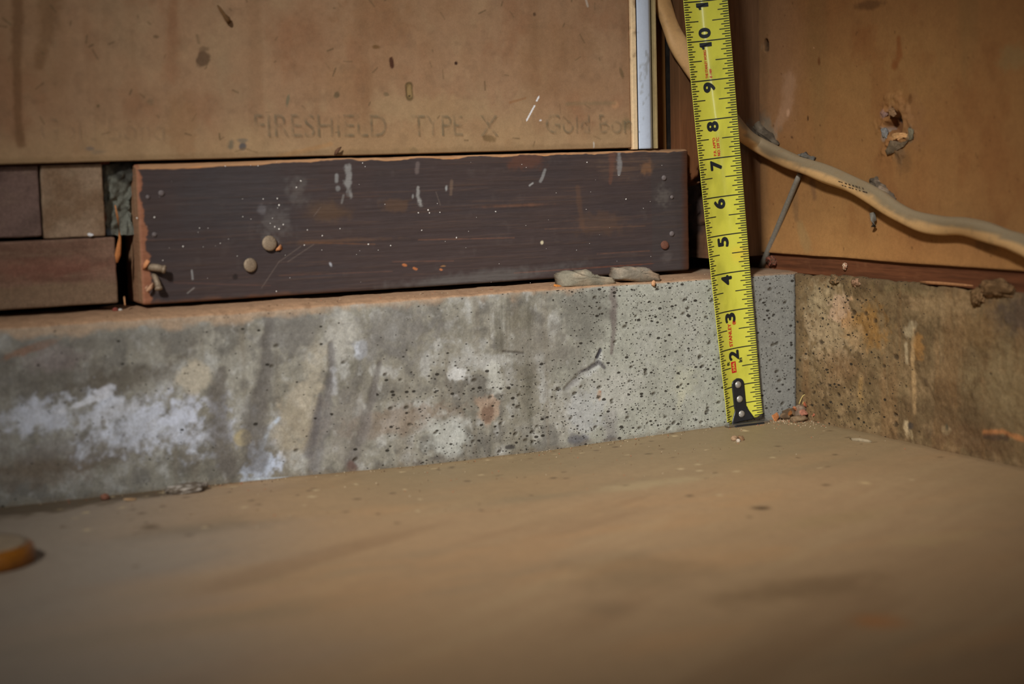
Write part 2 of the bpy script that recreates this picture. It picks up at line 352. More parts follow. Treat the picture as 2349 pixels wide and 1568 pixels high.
    # scar and slanting grooves have real depth
    h -= .035 * p.line([q(1378, 803), q(1368, 838), q(1335, 858), q(1300, 892)], [.05, .08, .09, .08], .6, .1, .2)
    h -= .025 * p.line([q(760, 790), q(762, 860), q(740, 960), q(722, 1080)], [.07, .1, .2, .16], .8, .1, .1)
    h -= .02 * p.line([q(872, 832), q(852, 920), q(828, 1000), q(806, 1075)], [.06, .1, .13, .2], .8, .1, .1)
    h -= .02 * p.line([q(618, 725), q(612, 850), q(585, 960), q(590, 1060)], [.1, .14, .2, .25], .8, .1, .1)
    h -= .025 * p.line([q(1155, 806), q(1180, 808), q(1202, 810)], .03, .6, .1, .1)
    h -= top * 0
    P = P + N * h[:, None]
    # broken arris: sagging more towards the left
    sag = ss(CURB_H - .5, CURB_H, Z) * ss(.55, 0, Y) * (.03 + .05 * ss(-8, -17, X)) * (.2 + 1.6 * n2)
    P[:, 2] -= sag * (Z > CURB_H - .5); P[:, 1] += sag * .8
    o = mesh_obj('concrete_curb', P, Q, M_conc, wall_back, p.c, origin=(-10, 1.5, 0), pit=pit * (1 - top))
    tag(o, 'weathered grey concrete curb with lime bloom and air holes')
build_back_curb()

def panel(name, lo, hi, r, res, base, paint, mt, parent, disp=None, skip=(), label=None, dens=None, ax=1):
    xs, ys, zs = [seg(lo[k], hi[k], max(2, int((hi[k] - lo[k]) / res[k])), r) for k in range(3)]
    if dens: xs, ys, zs = dens(xs, ys, zs)
    P, Q, N = rbox(xs, ys, zs, r, skip)
    uu, vv = (P[:, 0], P[:, 2]) if ax == 1 else (-P[:, 1], P[:, 2])
    p = Paint(P, uu, vv, base); h = paint(p, P, N)
    if h is not None: P = P + N * h[:, None]
    o = mesh_obj(name, P, Q, mt, parent, p.c, origin=((lo[0] + hi[0]) / 2, (lo[1] + hi[1]) / 2, lo[2]))
    if label: tag(o, label)
    return o

# near-black backing sheet behind everything, coloured to make the gaps dark
mesh_obj('backing', *(lambda b: (b[0], b[1]))(rbox(seg(-70, .6, 4), seg(3.0, 3.2, 1), seg(3.5, 40, 4))), M_black, wall_back)

# --- tan drywall sheet on the left
def dry_left(p, P, N):
    X, Y, Z = P.T; q = Ypix(1.4)
    n1 = fb(P, (.35, .35, .3), 5, 61); n2 = fb(P, (1.1, 1, .8), 5, 62); n3 = fb(P, (4, 4, 4), 4, 63); st = fb(P, (1.5, 1, .1), 4, 64)
    p.mix(ss(.48, .7, n1) * .55, S(126, 94, 64)); p.mix(ss(.5, .28, n1) * .4, S(128, 114, 88)); p.mix(ss(.52, .72, n2) * .5, S(126, 90, 64)); p.mix(ss(.46, .28, n2) * .4, S(146, 122, 92))
    p.mix(ss(.52, .72, st) * .35, S(116, 86, 60)); p.mix(ss(.55, .75, n3) * .3, S(112, 88, 66))
    p.mix(ss(8.6, 7.4, Z + (n2 - .5) * 1.2) * .45, S(150, 126, 92))
    E = lambda c, rx, rz, cc, m=.8, a=0, soft=.4, wob=.4, fine=.5: p.mix(p.ell(q(*c), rx, rz, a, soft, wob, fine) * m, S(*cc))
    Ln = lambda pts, wd, cc, m=.8, soft=.6, wob=.25, fine=.4: p.mix(p.line([q(*t) for t in pts], wd, soft, wob, fine) * m, S(*cc))
    Ln([(42, -40), (38, 120), (40, 260), (48, 330)], [.14, .1, .08, .1], (98, 70, 46), .7); Ln([(115, -40), (110, 60), (90, 150)], [.3, .2, .1], (106, 78, 52), .6); Ln([(400, -40), (398, 60), (390, 170)], [.1, .12, .2], (124, 88, 62), .5)
    E((695, 80), .6, .8, (118, 82, 56), .4, 0, .9); E((860, 40), .9, .6, (122, 90, 62), .4); E((420, 290), .3, .8, (128, 96, 66), .5); E((1240, 190), .5, .4, (122, 90, 62), .4, 0, .9); E((1000, 250), 1.5, .35, (146, 122, 90), .5); E((1280, 110), 1.0, .6, (124, 94, 66), .4)
    # mud mark, wasp cells, drips
    E((466, 135), .17, .2, (88, 68, 50), .92, 10, .2, .3, .5); E((470, 112), .12, .06, (96, 76, 56), .7); Ln([(452, 82), (456, 98)], .03, (98, 80, 58), .6)
    Ln([(938, 196), (940, 222)], .1, (84, 68, 42), .9, .25, .1, .15); Ln([(938, 198), (940, 218)], .06, (136, 112, 74), .9, .3, .1, .1); E((940, 220), .035, .025, (44, 34, 24), .9)
    Ln([(897, 135), (899, 152)], .05, (64, 38, 26), .95, .35); E((899, 132), .02, .03, (74, 46, 30), .8); E((1046, 145), .045, .045, (42, 24, 18), .95, 0, .3, .1, .2); E((1226, 33), .04, .04, (70, 52, 36), .85)
    E((862, 108), .1, .05, (92, 66, 36), .8); E((771, 217), .06, .06, (84, 72, 52), .8); E((886, 216), .06, .04, (96, 82, 60), .7); E((1426, 168), .05, .12, (92, 76, 52), .7, 20); E((358, 84), .07, .04, (84, 66, 46), .7); E((225, 243), .035, .035, (80, 68, 44), .8); E((345, 235), .07, .07, (112, 92, 68), .7)
    E((1124, 317), .17, .1, (108, 86, 58), .9, 0, .25); E((950, 346), .12, .08, (116, 98, 70), .7); E((1410, 240), .1, .1, (160, 122, 88), .7); E((660, 230), .04, .16, (92, 92, 72), .7, -12)
    E((530, 330), .09, .12, (86, 84, 72), .7, -20); E((556, 336), .09, .07, (66, 68, 72), .85); E((555, 322), .14, .05, (84, 84, 76), .6); E((207, 340), .1, .05, (94, 88, 82), .6); E((230, 348), .16, .05, (100, 92, 78), .4); E((1437, 284), .14, .16, (100, 88, 62), .5)
    Ln([(1236, 222), (1231, 231)], .022, (226, 222, 214), .95, .3, .05, .1); Ln([(1226, 243), (1208, 276)], .02, (232, 228, 220), .97, .3, .05, .1); E((1240, 276), .035, .02, (222, 216, 206), .9); Ln([(1344, 0), (1348, 14)], .03, (170, 164, 152), .6); E((1362, 332), .02, .08, (190, 186, 176), .7)
    Ln([(590, 350), (560, 340), (540, 348)], .02, (106, 86, 60), .6); Ln([(640, 358), (700, 345), (760, 330)], .05, (150, 112, 72), .5)
    Ln([(1300, 238), (1410, 236)], .05, (112, 98, 72), .45, .8); Ln([(1170, 235), (1205, 225)], .03, (126, 88, 56), .6)
    # thin fibres
    rng = np.random.RandomState(17)
    for k in range(70):
        c = (rng.uniform(-20, -4.3), rng.uniform(7.4, 11.2)); a = rng.uniform(0, 3.14); l = rng.uniform(.02, .12)
        p.mix(p.line([(c[0] - l * math.cos(a), c[1] - l * math.sin(a)), (c[0] + l * math.cos(a), c[1] + l * math.sin(a))], .018, .6, .1, .2) * rng.uniform(.3, .8), S(92, 74, 52))
    p.mix(ss(7.52, 7.42, Z + p.w2 * .12) * .4, S(112, 90, 62)); p.mix(ss(.4, .9, -N[:, 2]) * .8, S(96, 74, 52))
    h = (n1 - .5) * .05 + (n2 - .5) * .012; h -= .02 * p.ell(q(940, 210), .1, .17, 0, .3, .1, .1)
    return h
def dn(xs, ys, zs):
    return np.unique(np.concatenate([np.linspace(-70, -21, 20), np.linspace(-21, -4.13, 700)])), ys, np.unique(np.concatenate([zs[:6], np.linspace(7.36, 11.8, 190), np.linspace(11.8, 40, 20)]))
dl = panel('drywall_panel', (-70, 1.4, 7.34), (-4.13, 1.9, 40), .04, (1, .1, 1), S(138, 109, 82), dry_left, M_dry, wall_back, skip=((1, 1),), dens=dn, label='stained tan drywall sheet with faint stencilled print')

# faint print on the drywall
def text_mesh(body, size, bold=0.0, spacing=1.0, res=4):
    cu = bpy.data.curves.new('t', 'FONT'); cu.body = body; cu.size = size; cu.space_character = spacing; cu.resolution_u = res
    ob = bpy.data.objects.new('t', cu); col.objects.link(ob); bpy.context.view_layer.update()
    me = bpy.data.meshes.new_from_object(ob.evaluated_get(bpy.context.evaluated_depsgraph_get()))
    V = np.array([v.co[:] for v in me.vertices]); Fc = [list(p.vertices) for p in me.polygons]
    bpy.data.objects.remove(ob); bpy.data.curves.remove(cu); bpy.data.meshes.remove(me)
    if bold > 0:
        sh = [(0, 0)] + [(bold * math.cos(a), bold * math.sin(a)) for a in np.arange(8) * math.pi / 4]; n = len(V)
        Fc = [[i + n * k for i in f] for k in range(len(sh)) for f in Fc]; V = np.concatenate([V + np.array([x, y, .0004 * k]) for k, (x, y) in enumerate(sh)])
    return V, Fc
def worn(name, color, lo, hi, scale, amt):
    m = mat(name, color, rough=.9, bump=()); nt = m.node_tree; nd = nt.nodes
    n = nd.new('ShaderNodeTexNoise'); n.inputs['Scale'].default_value = scale / IN; n.inputs['Detail'].default_value = 4
    g = nd.new('ShaderNodeNewGeometry'); nt.links.new(g.outputs['Position'], n.inputs['Vector'])
    mr = nd.new('ShaderNodeMapRange'); mr.inputs['From Min'].default_value = lo; mr.inputs['From Max'].default_value = hi; mr.inputs['To Max'].default_value = amt
    nt.links.new(n.outputs['Fac'], mr.inputs['Value']); nt.links.new(mr.outputs[0], nd['Principled BSDF'].inputs['Alpha']); return m
M_print = worn('faded_print', S(84, 86, 70), .36, .62, 5, .36); M_print2 = worn('ghost_print', S(96, 92, 76), .42, .7, 5, .2)
def wall_print(body, px0, px1, py0, py1, m, bold=.0, spacing=1.0, mirror=False):
    a = at(px0, py1, 1, 1.4); b = at(px1, py0 + (py1 - py0), 1, 1.4); V, Fc = text_mesh(body, 1.0, bold, spacing)
    V[:, 0] -= V[:, 0].min(); V[:, 0] *= (b[0] - a[0]) / V[:, 0].max(); hgt = (py1 - py0) / 86.0
    V[:, 1] *= hgt / max(.5, np.percentile(V[:, 1], 99))
    t = V[:, 0] / (b[0] - a[0])
    P = np.stack([a[0] + V[:, 0], np.full(len(V), 1.352), a[2] + (b[2] - a[2]) * t + V[:, 1]], 1)
    mesh_obj('stencil_print', P, Fc, m, dl)
wall_print('FIRESHIELD', 583, 886, 268, 313, M_print); wall_print('TYPE', 944, 1060, 268, 311, M_print); wall_print('X', 1100, 1142, 268, 312, M_print, 0)
wall_print('Gold Bond', 1250, 1475, 264, 305, M_print, 0); wall_print('Gold Bond', 92, 378, 280, 322, M_print2, 0)

# --- bricks, mortar and plank in the opening left of the board
q19 = lambda x, y: at(x, y, 1, 1.6)
def brick_paint(c2, c3, seed, fine=1):
    def f(p, P, N):
        n1 = fb(P, (1.2, 1, 1.5), 4, seed); n2 = fb(P, (5, 5, 5), 4, seed + 1)
        p.mix(ss(.45, .7, n1) * .7, S(*c2)); p.mix(ss(.5, .75, n2) * .5, S(*c3))
        return (n1 - .5) * .05 + (n2 - .5) * .03 * fine
    return f
a = q19(90, 378)[0]; zt = 7.3; zm = q19(95, 548)[2]
panel('brick', (-27.2, 1.62, zm + .06), (a - .02, 2.95, zt), .05, (.12, .2, .06), S(104, 84, 76), brick_paint((82, 66, 60), (110, 92, 78), 71), M_brick, wall_back, label='dark purple-brown brick')
panel('brick', (a + .02, 1.58, zm), (q19(233, 372)[0], 2.95, zt), .04, (.05, .2, .05), S(134, 113, 92), brick_paint((100, 76, 54), (126, 108, 86), 73), M_brick, wall_back, label='tan brick')
def mort(p, P, N):
    n1 = fb(P, (2.5, 2.5, 2.0), 4, 75); n2 = fb(P, (9, 9, 9), 3, 76)
    p.mix(ss(.5, .65, n1) * .8, S(44, 42, 38)); p.mix(ss(.6, .8, n2) * .5, S(128, 128, 116)); p.mix(p.ell((q19(240, 500)[0], q19(240, 500)[2]), .12, .12) * .8, S(92, 46, 26)); p.mix(p.ell((q19(252, 540)[0], q19(252, 540)[2]), .1, .16) * .8, S(104, 112, 120))
    return (n1 - .5) * .5 + (n2 - .5) * .08 - .1
panel('mortar_joint', (q19(233, 372)[0] - .02, 1.75, zm - .1), (-17.0, 2.95, zt + .05), .1, (.03, .2, .03), S(96, 96, 86), mort, M_brick, wall_back, label='crumbly grey mortar joint')
def plank(p, P, N):
    X, Y, Z = P.T; n1 = fb(P, (.5, 1, 3), 4, 81); n2 = fb(P, (2, 5, 14), 4, 82)
    p.mix(ss(.45, .7, n1) * .6, S(84, 60, 48)); p.mix(ss(.5, .75, n2) * .4, S(124, 104, 84)); c = q19(120, 615); p.mix(p.ell((c[0], c[2]), 1.3, .2, 0, .8) * .4, S(112, 66, 54)); p.mix(ss(zm - .95, zm - 1.1, Z + p.w2 * .2) * .6, S(112, 94, 72))
    return (n1 - .5) * .04
panel('plank', (-27.5, 1.56, 4.14), (-17.62, 2.95, zm - .03), .05, (.06, .2, .04), S(116, 90, 74), plank, M_brick, wall_back, label='weathered reddish-brown plank')
panel('shadow_line_strip', (-27.5, 1.72, 7.28), (-17.6, 2.95, 7.62), .03, (.3, .3, .1), S(84, 46, 32), brick_paint((60, 34, 24), (90, 60, 44), 85), M_brick, wall_back)  # dark red strip coloured to give the drywall's shadow line over the bricks

# --- wooden stud and post right of the trim
def stud_p(seed):
    def f(p, P, N):
        n1 = fb(P, (2, 2, .3), 4, seed); n2 = fb(P, (1, 1, 1), 4, seed + 2)
        p.mix(ss(.45, .7, n1) * .6, S(70, 44, 22)); p.mix(ss(.5, .75, n2) * .4, S(94, 64, 38)); return (n1 - .5) * .03
    return f
panel('gap_dark_strip', (-2.9, 2.02, 7.2), (-2.35, 2.08, 40), .01, (.05, .03, .1), S(20, 17, 15), brick_paint((14, 12, 11), (40, 34, 28), 99), M_brick, wall_back, label='black strip added to darken the gap')  # black strip added so the gap between stud and post reads dark
panel('stud', (-3.4, 1.96, 7.2), (-2.72, 2.98, 40), .02, (.06, .2, .12), S(92, 62, 30), stud_p(101), M_stud, wall_back, skip=((1, 1),))
def post_p(p, P, N):
    X, Y, Z = P.T; q = Ypix(1.55); h = stud_p(105)(p, P, N)
    p.mix(ss(-2.3, -1.6, X) * .5, S(96, 66, 44)); p.mix(ss(-.9, -.5, X + p.w2 * .2) * .5, S(98, 74, 52))
    p.mix(ss(9.2, 7.4, Z) * ss(-1.7, -2.2, X) * .4, S(104, 62, 36))
    m = p.ell((-.35, 7.55), .35, .35, -30, .5); p.mix(m * .8, S(90, 84, 74))
    return h
# the post, with its rotten lower left corner broken out
def post():
    xs = seg(-2.55, .2, 70, .02); zs = np.unique(np.concatenate([np.linspace(4.32, 12, 150), np.linspace(12, 40, 20)])); P, Q, N = rbox(xs, seg(1.56, 3.0, 8, .02), zs, .02, skip=((1, 1),))
    p = Paint(P, P[:, 0], P[:, 2], S(84, 57, 35)); h = post_p(p, P, N); P = P + N * h[:, None]
    X, Y, Z = P.T; q = Ypix(1.56)
    n = fb(P, (3, 3, 2.0), 4, 111) - .5
    rot = ss(.12, -.12, X + 1.55 + n * .9 - .25 * ss(5.6, 6.6, Z)) * ss(6.75, 6.3, Z + n * 1.2)
    P[:, 1] += rot * (.95 + n * 1.0) * ss(3.0, 1.6, Y)
    p.mix(rot * .92, S(36, 29, 27)); p.mix(rot * ss(.05, .2, n) * .6, S(70, 48, 36)); p.mix(rot * p.ell(q(1610, 545), .22, .5) * .9, S(10, 9, 9))  # rot colour, plus the cavity's shadow painted near-black
    o = mesh_obj('post', P, Q, M_stud, wall_back, p.c, origin=(-1.2, 2.2, 4.3)); tag(o, 'brown wooden post with rotted dark lower corner')
post()

# ================================================================== vertical trim on top of the board
trim = empty('trim_1', (-3.7, 1.4, 7.3)); tag(trim, 'upright white metal trim strip with cream edge standing on the dark board', 'trim', kind='structure')
tx = [at(v, 333, 1, 1.33)[0] for v in (1453, 1464, 1467, 1503, 1508, 1513)]
def simple(c2, seed, amt=.4, hh=.01):
    def f(p, P, N):
        n1 = fb(P, (2, 2, 1), 4, seed); n2 = fb(P, (8, 8, 5), 3, seed + 1); p.mix(ss(.5, .75, n1) * amt, S(*c2)); p.mix(ss(.62, .8, n2) * amt, S(*c2)); return (n1 - .5) * hh
    return f
def creamy(p, P, N):
    n1 = fb(P, (6, 6, .5), 4, 121); n2 = fb(P, (3, 3, 3), 4, 122); p.mix(ss(.45, .6, n1) * .5, S(176, 130, 92)); p.mix(ss(.62, .74, n2) * .7, S(112, 82, 54)); return None
panel('paper_edge', (tx[0], 1.33, 7.30), (tx[1], 1.62, 40), .02, (.02, .1, .06), S(214, 180, 142), creamy, M_dry, trim, label='cream paper edge')
def steel(p, P, N):
    n2 = fb(P, (5, 5, 3), 4, 124); p.mix(ss(.68, .76, n2) * .5, S(120, 120, 116)); return None
bead_P = []
nz = 120; zz = np.concatenate([np.linspace(7.31, 12, nz), np.linspace(12.3, 40, 10)]); na = 14
for z in zz:
    for k in range(na + 1):
        t = k / na; x = tx[2] + (tx[3] - tx[2]) * t; y = 1.36 - .03 * math.sin(math.pi * min(1, t * 1.15)) + .16 * max(0, t - .72) ** 1.4 * 4
        bead_P.append((x, y, z))
bead_P = np.array(bead_P); i = (np.arange(len(zz) - 1)[:, None] * (na + 1) + np.arange(na)[None]).ravel()
bq = np.stack([i, i + 1, i + na + 2, i + na + 1], 1); pp = Paint(bead_P, bead_P[:, 0], bead_P[:, 2], S(170, 180, 194)); steel(pp, bead_P, None)
M_bead = mat('painted_metal', rough=.45, fine=((20, .05),), bump=((30, .05),), spec=.4)
bo = mesh_obj('bead', bead_P, bq, M_bead, trim, pp.c); md = bo.modifiers.new('t', 'SOLIDIFY'); md.thickness = .02 * IN
tag(bo, 'white metal corner bead')
panel('lip', (tx[4], 1.40, 7.31), (tx[5], 1.7, 40), .012, (.02, .1, .3), S(148, 130, 92), simple((112, 92, 60), 126), M_dry, trim, label='thin cream lip')

# ================================================================== dark board with its nails
BX0, BX1, BY, BZ0, BZ1 = -17.12, -2.44, 1.33, 4.07, 7.28
board = empty('wooden_board', (-9.8, 2.0, BZ0)); tag(board, 'long dark brown stained board with worn edges resting on the concrete curb', 'board')
def build_board():
    P, Q, N = rbox(seg(BX0, BX1, 760, .07), seg(BY, BY + 1.5, 26, .07), seg(BZ0, BZ1, 165, .07), .07, skip=((1, 1),))
    X, Y, Z = P.T; q = Ypix(BY); p = Paint(P, X, Z, S(61, 51, 49))
    g1 = fb(P, (.25, 2, 9), 5, 131); g2 = fb(P, (.7, 3, 26), 4, 132); n1 = fb(P, (.5, .5, .8), 4, 133); n2 = fb(P, (3, 3, 3), 4, 134)
    p.mix(ss(.45, .7, n1) * .6, S(56, 49, 49)); p.mix(ss(.52, .72, g1) * .3, S(70, 57, 51)); p.mix(ss(.62, .78, g2) * .35, S(84, 65, 54)); p.mix(ss(.42, .25, g2) * .3, S(50, 42, 41)); p.mix(ss(.62, .8, n2) * .2, S(80, 72, 68))
    E = lambda c, rx, rz, cc, m=.8, a=0, soft=.5, wob=.5, fine=.7: p.mix(p.ell(q(*c), rx, rz, a, soft, wob, fine) * m, S(*cc))
    Ln = lambda pts, wd, cc, m=.8, soft=.6, wob=.25, fine=.4: p.mix(p.line([q(*t) for t in pts], wd, soft, wob, fine) * m, S(*cc))
    fade = ss(.4, .62, g2)
    # worn-through stain
    E((1205, 368), .45, .2, (92, 60, 46), .6); E((1485, 383), .2, .16, (116, 84, 58), .7, 0, .6, .5, 1.2); p.mix(p.ell(q(1445, 380), .9, .28, 0, .6) * fade * .5, S(96, 76, 62)); p.mix(p.ell(q(755, 485), .5, .22, 0, .6) * .6, S(86, 66, 48)); p.mix(p.ell(q(910, 470), .4, .15) * .5, S(88, 66, 48))
    p.mix(p.ell(q(770, 552), 1.1, .04, 0, .9, .2, 1.0) * .45, S(96, 70, 50)); p.mix(p.ell(q(1190, 471), .75, .03, 0, .9, .2, 1.0) * .55, S(104, 72, 54)); p.mix(p.ell(q(1370, 510), .8, .3) * .35, S(88, 66, 50))
    for (x0, y0, x1, y1, c) in [(960, 550, 1180, 545, (110, 78, 62)), (1180, 626, 1500, 604, (112, 66, 46)), (700, 556, 860, 560, (104, 72, 50)), (400, 648, 620, 655, (88, 64, 56)), (640, 632, 900, 622, (92, 68, 58)), (900, 600, 1040, 598, (96, 68, 56)), (1250, 525, 1480, 518, (96, 72, 58)), (1370, 582, 1490, 575, (100, 70, 54)), (330, 550, 470, 548, (84, 62, 52))]:
        Ln([(x0, y0), (x1, y1)], .013, c, .55, .9, .2, 1.0)
    Ln([(1405, 355), (1400, 420)], [.1, .04], (98, 66, 52), .5); Ln([(1325, 430), (1335, 520)], [.06, .08], (90, 66, 50), .4)
    # grey paint drips and dust
    Ln([(796, 385), (800, 400), (797, 425), (803, 445)], [.07, .06, .07, .07], (128, 127, 124), .75, .7, .5, 1.8); Ln([(772, 402), (772, 415)], .04, (132, 132, 130), .7); E((775, 432), .05, .05, (128, 128, 126), .6); Ln([(788, 448), (784, 465)], .03, (120, 118, 114), .5)
    Ln([(958, 375), (956, 395)], .05, (112, 100, 96), .5); Ln([(960, 430), (958, 450), (965, 468)], [.03, .04, .05], (136, 135, 131), .75, .7, .5, 1.6); E((947, 450), .025, .05, (140, 140, 136), .6); Ln([(1036, 415), (1034, 445)], .04, (104, 86, 72), .6); E((1024, 433), .03, .06, (150, 152, 150), .7)
    Ln([(1250, 390), (1245, 405), (1240, 415)], .035, (136, 136, 134), .6); Ln([(1222, 420), (1215, 425)], .025, (150, 150, 148), .7); Ln([(1420, 352), (1422, 375), (1420, 400)], [.05, .06, .03], (128, 128, 127), .6, .7, .5, 1.6)
    E((630, 515), .3, .35, (100, 94, 90), .45, 0, .6, .6, 1.2); E((600, 482), .1, .1, (116, 112, 114), .5); E((680, 440), .2, .3, (112, 106, 100), .3, 0, .6, .6, 1.2); E((1520, 450), .2, .22, (112, 106, 98), .5, 0, .6, .6, 1.2); E((1530, 590), .16, .14, (106, 98, 94), .4)
    E((560, 440), 1.4, .8, (60, 60, 62), .35, 0, .8); E((1080, 640), 2.2, .14, (98, 96, 92), .45, 3, .8)
    Ln([(440, 620), (442, 640)], .02, (150, 150, 148), .6); Ln([(445, 660), (430, 672)], .015, (140, 136, 130), .5)
    for c in [(355, 538)]: E(c, .06, .06, (130, 126, 120), .8, 0, .3)
    for c in [(1012, 618), (952, 616), (928, 608)]: E(c, .06, .03, (168, 104, 62), .85, -20, .3)
    E((1243, 556), .035, .035, (190, 180, 150), .9); E((1016, 610), .08, .015, (150, 110, 70), .8); E((758, 606), .03, .06, (170, 172, 178), .7, 30)
    for (x0, y0, x1, y1) in [(600, 660, 640, 600), (640, 600, 690, 565), (660, 600, 720, 560), (1010, 470, 1000, 440), (720, 495, 735, 475)]: Ln([(x0, y0), (x1, y1)], .012, (100, 88, 80), .5, .6, .1, .2)
    E((540, 634), .07, .07, (36, 30, 28), .9)
    # right end slightly greyer, turning dark red-brown at its edge
    rgt = ss(-3.62, -3.58, X + (n2 - .5) * .04); p.mix(rgt * .45, S(58, 54, 53)); p.mix(ss(-2.75, -2.5, X + (n2 - .5) * .12) * .85, S(66, 38, 22))
    # bare wood on arrises and sawn left end
    wtop = BZ1 - .045 - .1 * ss(-12.5, -16.8, X) + (fb(P, (1.4, 1, 1), 4, 140) - .5) * .16
    p.mix(ss(-.015, .02, Z - wtop) * .95, S(158, 118, 82)); p.mix(ss(-.015, .02, Z - wtop) * ss(.5, .7, n2) * .6, S(178, 122, 74)); p.mix(ss(.5, .9, N[:, 2]) * .9, S(160, 122, 88)); p.mix(ss(-4.3, -3.6, X) * ss(-.015, .02, Z - wtop) * .6, S(112, 88, 66))
    wl_ = BX0 + .12 + .3 * (fb(P, (1.2, 1, 5), 4, 147) - .5) + .08 * ss(6.9, 4.3, Z); p.mix(ss(.02, -.03, X - wl_) * .92, S(140, 92, 66)); endf = ss(.6, .95, -N[:, 0]); e1 = fb(P, (1, 6, 1), 4, 143)
    p.mix(endf * .9, S(134, 100, 74)); p.mix(endf * ss(BY + .9, BY + 1.5, Y + (e1 - .5)) * .7, S(74, 60, 40)); p.mix(endf * ss(.5, .7, e1) * .5, S(150, 124, 96))
    p.mix(ss(BZ0 + .12, BZ0, Z + (n2 - .5) * .2) * .5 * ss(-11, -15, X), S(120, 82, 58))
    h = (g1 - .5) * .02 + (g2 - .5) * .008 + (n2 - .5) * .01
    P = P + N * h[:, None]
    # nibbled upper arris
    P[:, 2] -= ss(BZ1 - .15, BZ1, Z) * ss(BY + .3, BY, Y) * np.clip(BZ1 - .05 - wtop + .03, 0, .2) * .7
    o = mesh_obj('plank_body', P, Q, M_board, board, p.c, origin=(-9.8, 2.0, BZ0))
build_board()
def specks():
    V, Fc = [], []; rng = np.random.RandomState(6)
    for (x, y) in SPECKS + [(rng.uniform(320, 1570), rng.uniform(360, 650)) for k in range(60)]:
        c = at(x, y, 1, BY - .012); r = rng.uniform(.010, .022) if len(V) < 320 else rng.uniform(.006, .012); b = len(V)
        for k in range(7): a = k * 2 * math.pi / 7; V.append(c + np.array([math.cos(a), 0, math.sin(a)]) * r * rng.uniform(.6, 1.2))
        V.append(c + np.array([0, -.008, 0]))
        for k in range(7): Fc.append((b + k, b + (k + 1) % 7, b + 7))
    o = mesh_obj('paint_specks', np.array(V), Fc, mat('white_paint', S(206, 200, 192), bump=()), board); o['kind'] = 'stuff'
SPECKS = [(517, 381), (575, 379), (592, 380), (832, 374), (838, 382), (1197, 377), (1137, 485), (458, 523), (705, 527), (780, 524), (896, 563), (634, 668), (665, 637), (1420, 402), (354, 498), (314, 500), (604, 456), (420, 565), (698, 562), (845, 560), (960, 488), (985, 488), (1009, 487), (1047, 545), (636, 455), (640, 470), (625, 500), (630, 520), (640, 525), (650, 515), (620, 512), (690, 415), (680, 430)]
specks()
M_nail = mat('rusty_nail', S(132, 116, 96), rough=.6, fine=((30, .35), (90, .2)), bump=((40, .5),), spec=.4, metal=.35)
M_rust = mat('rust', S(96, 62, 48), rough=.85, fine=((30, .3),), bump=((40, .5),), spec=.3, metal=.1)
M_paintnail = mat('painted_nail', S(96, 88, 86), rough=.7, fine=((30, .2),), bump=((40, .3),), spec=.3)
def lathe(prof, c, axis, n=20):
    """profile of (radius, height) spun about axis through c"""
    ax = Vector(axis).normalized(); t = ax.orthogonal().normalized(); b = ax.cross(t); P, Fc = [], []
    for (r, h_) in prof:
        for k in range(n):
            a = 2 * math.pi * k / n; P.append(Vector(c) + ax * h_ + (t * math.cos(a) + b * math.sin(a)) * r)
    for i in range(len(prof) - 1):
        for k in range(n): Fc.append((i * n + k, i * n + (k + 1) % n, (i + 1) * n + (k + 1) % n, (i + 1) * n + k))
    Fc.append(tuple(range(n - 1, -1, -1))); Fc.append(tuple((len(prof) - 1) * n + k for k in range(n)))
    return np.array([v[:] for v in P]), Fc
def nail_head(px, py, r, m, tilt=(0, -1, 0), out=.07, label=None):
    c = at(px, py, 1, BY); P, Fc = lathe([(r * .5, -.1), (r * .5, out - .05), (r, out - .045), (r * 1.02, out - .02), (r * .85, out), (r * .4, out + .008)], c, tilt)
    o = mesh_obj('nail', P, Fc, m, board, origin=c)
    if label: tag(o, label)
nail_head(616, 558, .18, M_nail, (.05, -1, .1), .09, 'rusty round nail head'); nail_head(572, 608, .165, M_nail, (.15, -1, .1), .08, 'rusty round nail head'); nail_head(1524, 562, .115, M_rust, (-.1, -1, .1), .05, 'small red-brown nail head')
for c, r in [((1523, 408), .07), ((1541, 536), .07), ((1541, 452), .05), ((370, 443), .07), ((339, 452), .05), ((354, 538), .055)]:
    nail_head(*c, r, M_paintnail, (0, -1, 0), .025)
def tube(pts, rad, n=12, flat=1.0, up=(0, 0, 1), cap=True):
    pts = [Vector(p) for p in pts]; P, Fc = [], []; rad = np.atleast_1d(rad)
    for i, c in enumerate(pts):
        d = (pts[min(i + 1, len(pts) - 1)] - pts[max(i - 1, 0)]).normalized(); s = d.cross(Vector(up)).normalized(); t = s.cross(d).normalized(); r = rad[min(i, len(rad) - 1)]
        for k in range(n):
            a = 2 * math.pi * k / n; P.append(c + s * math.cos(a) * r * flat + t * math.sin(a) * r)
    for i in range(len(pts) - 1):
        for k in range(n): Fc.append((i * n + k, i * n + (k + 1) % n, (i + 1) * n + (k + 1) % n, (i + 1) * n + k))
    if cap: Fc.append(tuple(range(n - 1, -1, -1))); Fc.append(tuple((len(pts) - 1) * n + k for k in range(n)))
    return np.array([v[:] for v in P]), Fc
def bent_nail(px_pts, outs, rr, head, label):
    pts = [at(x, y, 1, BY) + np.array([0, -o_, 0]) for (x, y), o_ in zip(px_pts, outs)]
    P, Fc = tube(pts, rr, 10); hd = Vector(pts[-1]) - Vector(pts[-2])
    P2, F2 = lathe([(head * .9, -.03), (head, 0), (head * .9, .035), (head * .4, .045)], pts[-1], hd, 12)
    o = mesh_obj('bent_nail', np.concatenate([P, P2]), Fc + [tuple(i + len(P) for i in f) for f in F2], M_nail, board, origin=pts[0]); tag(o, label)
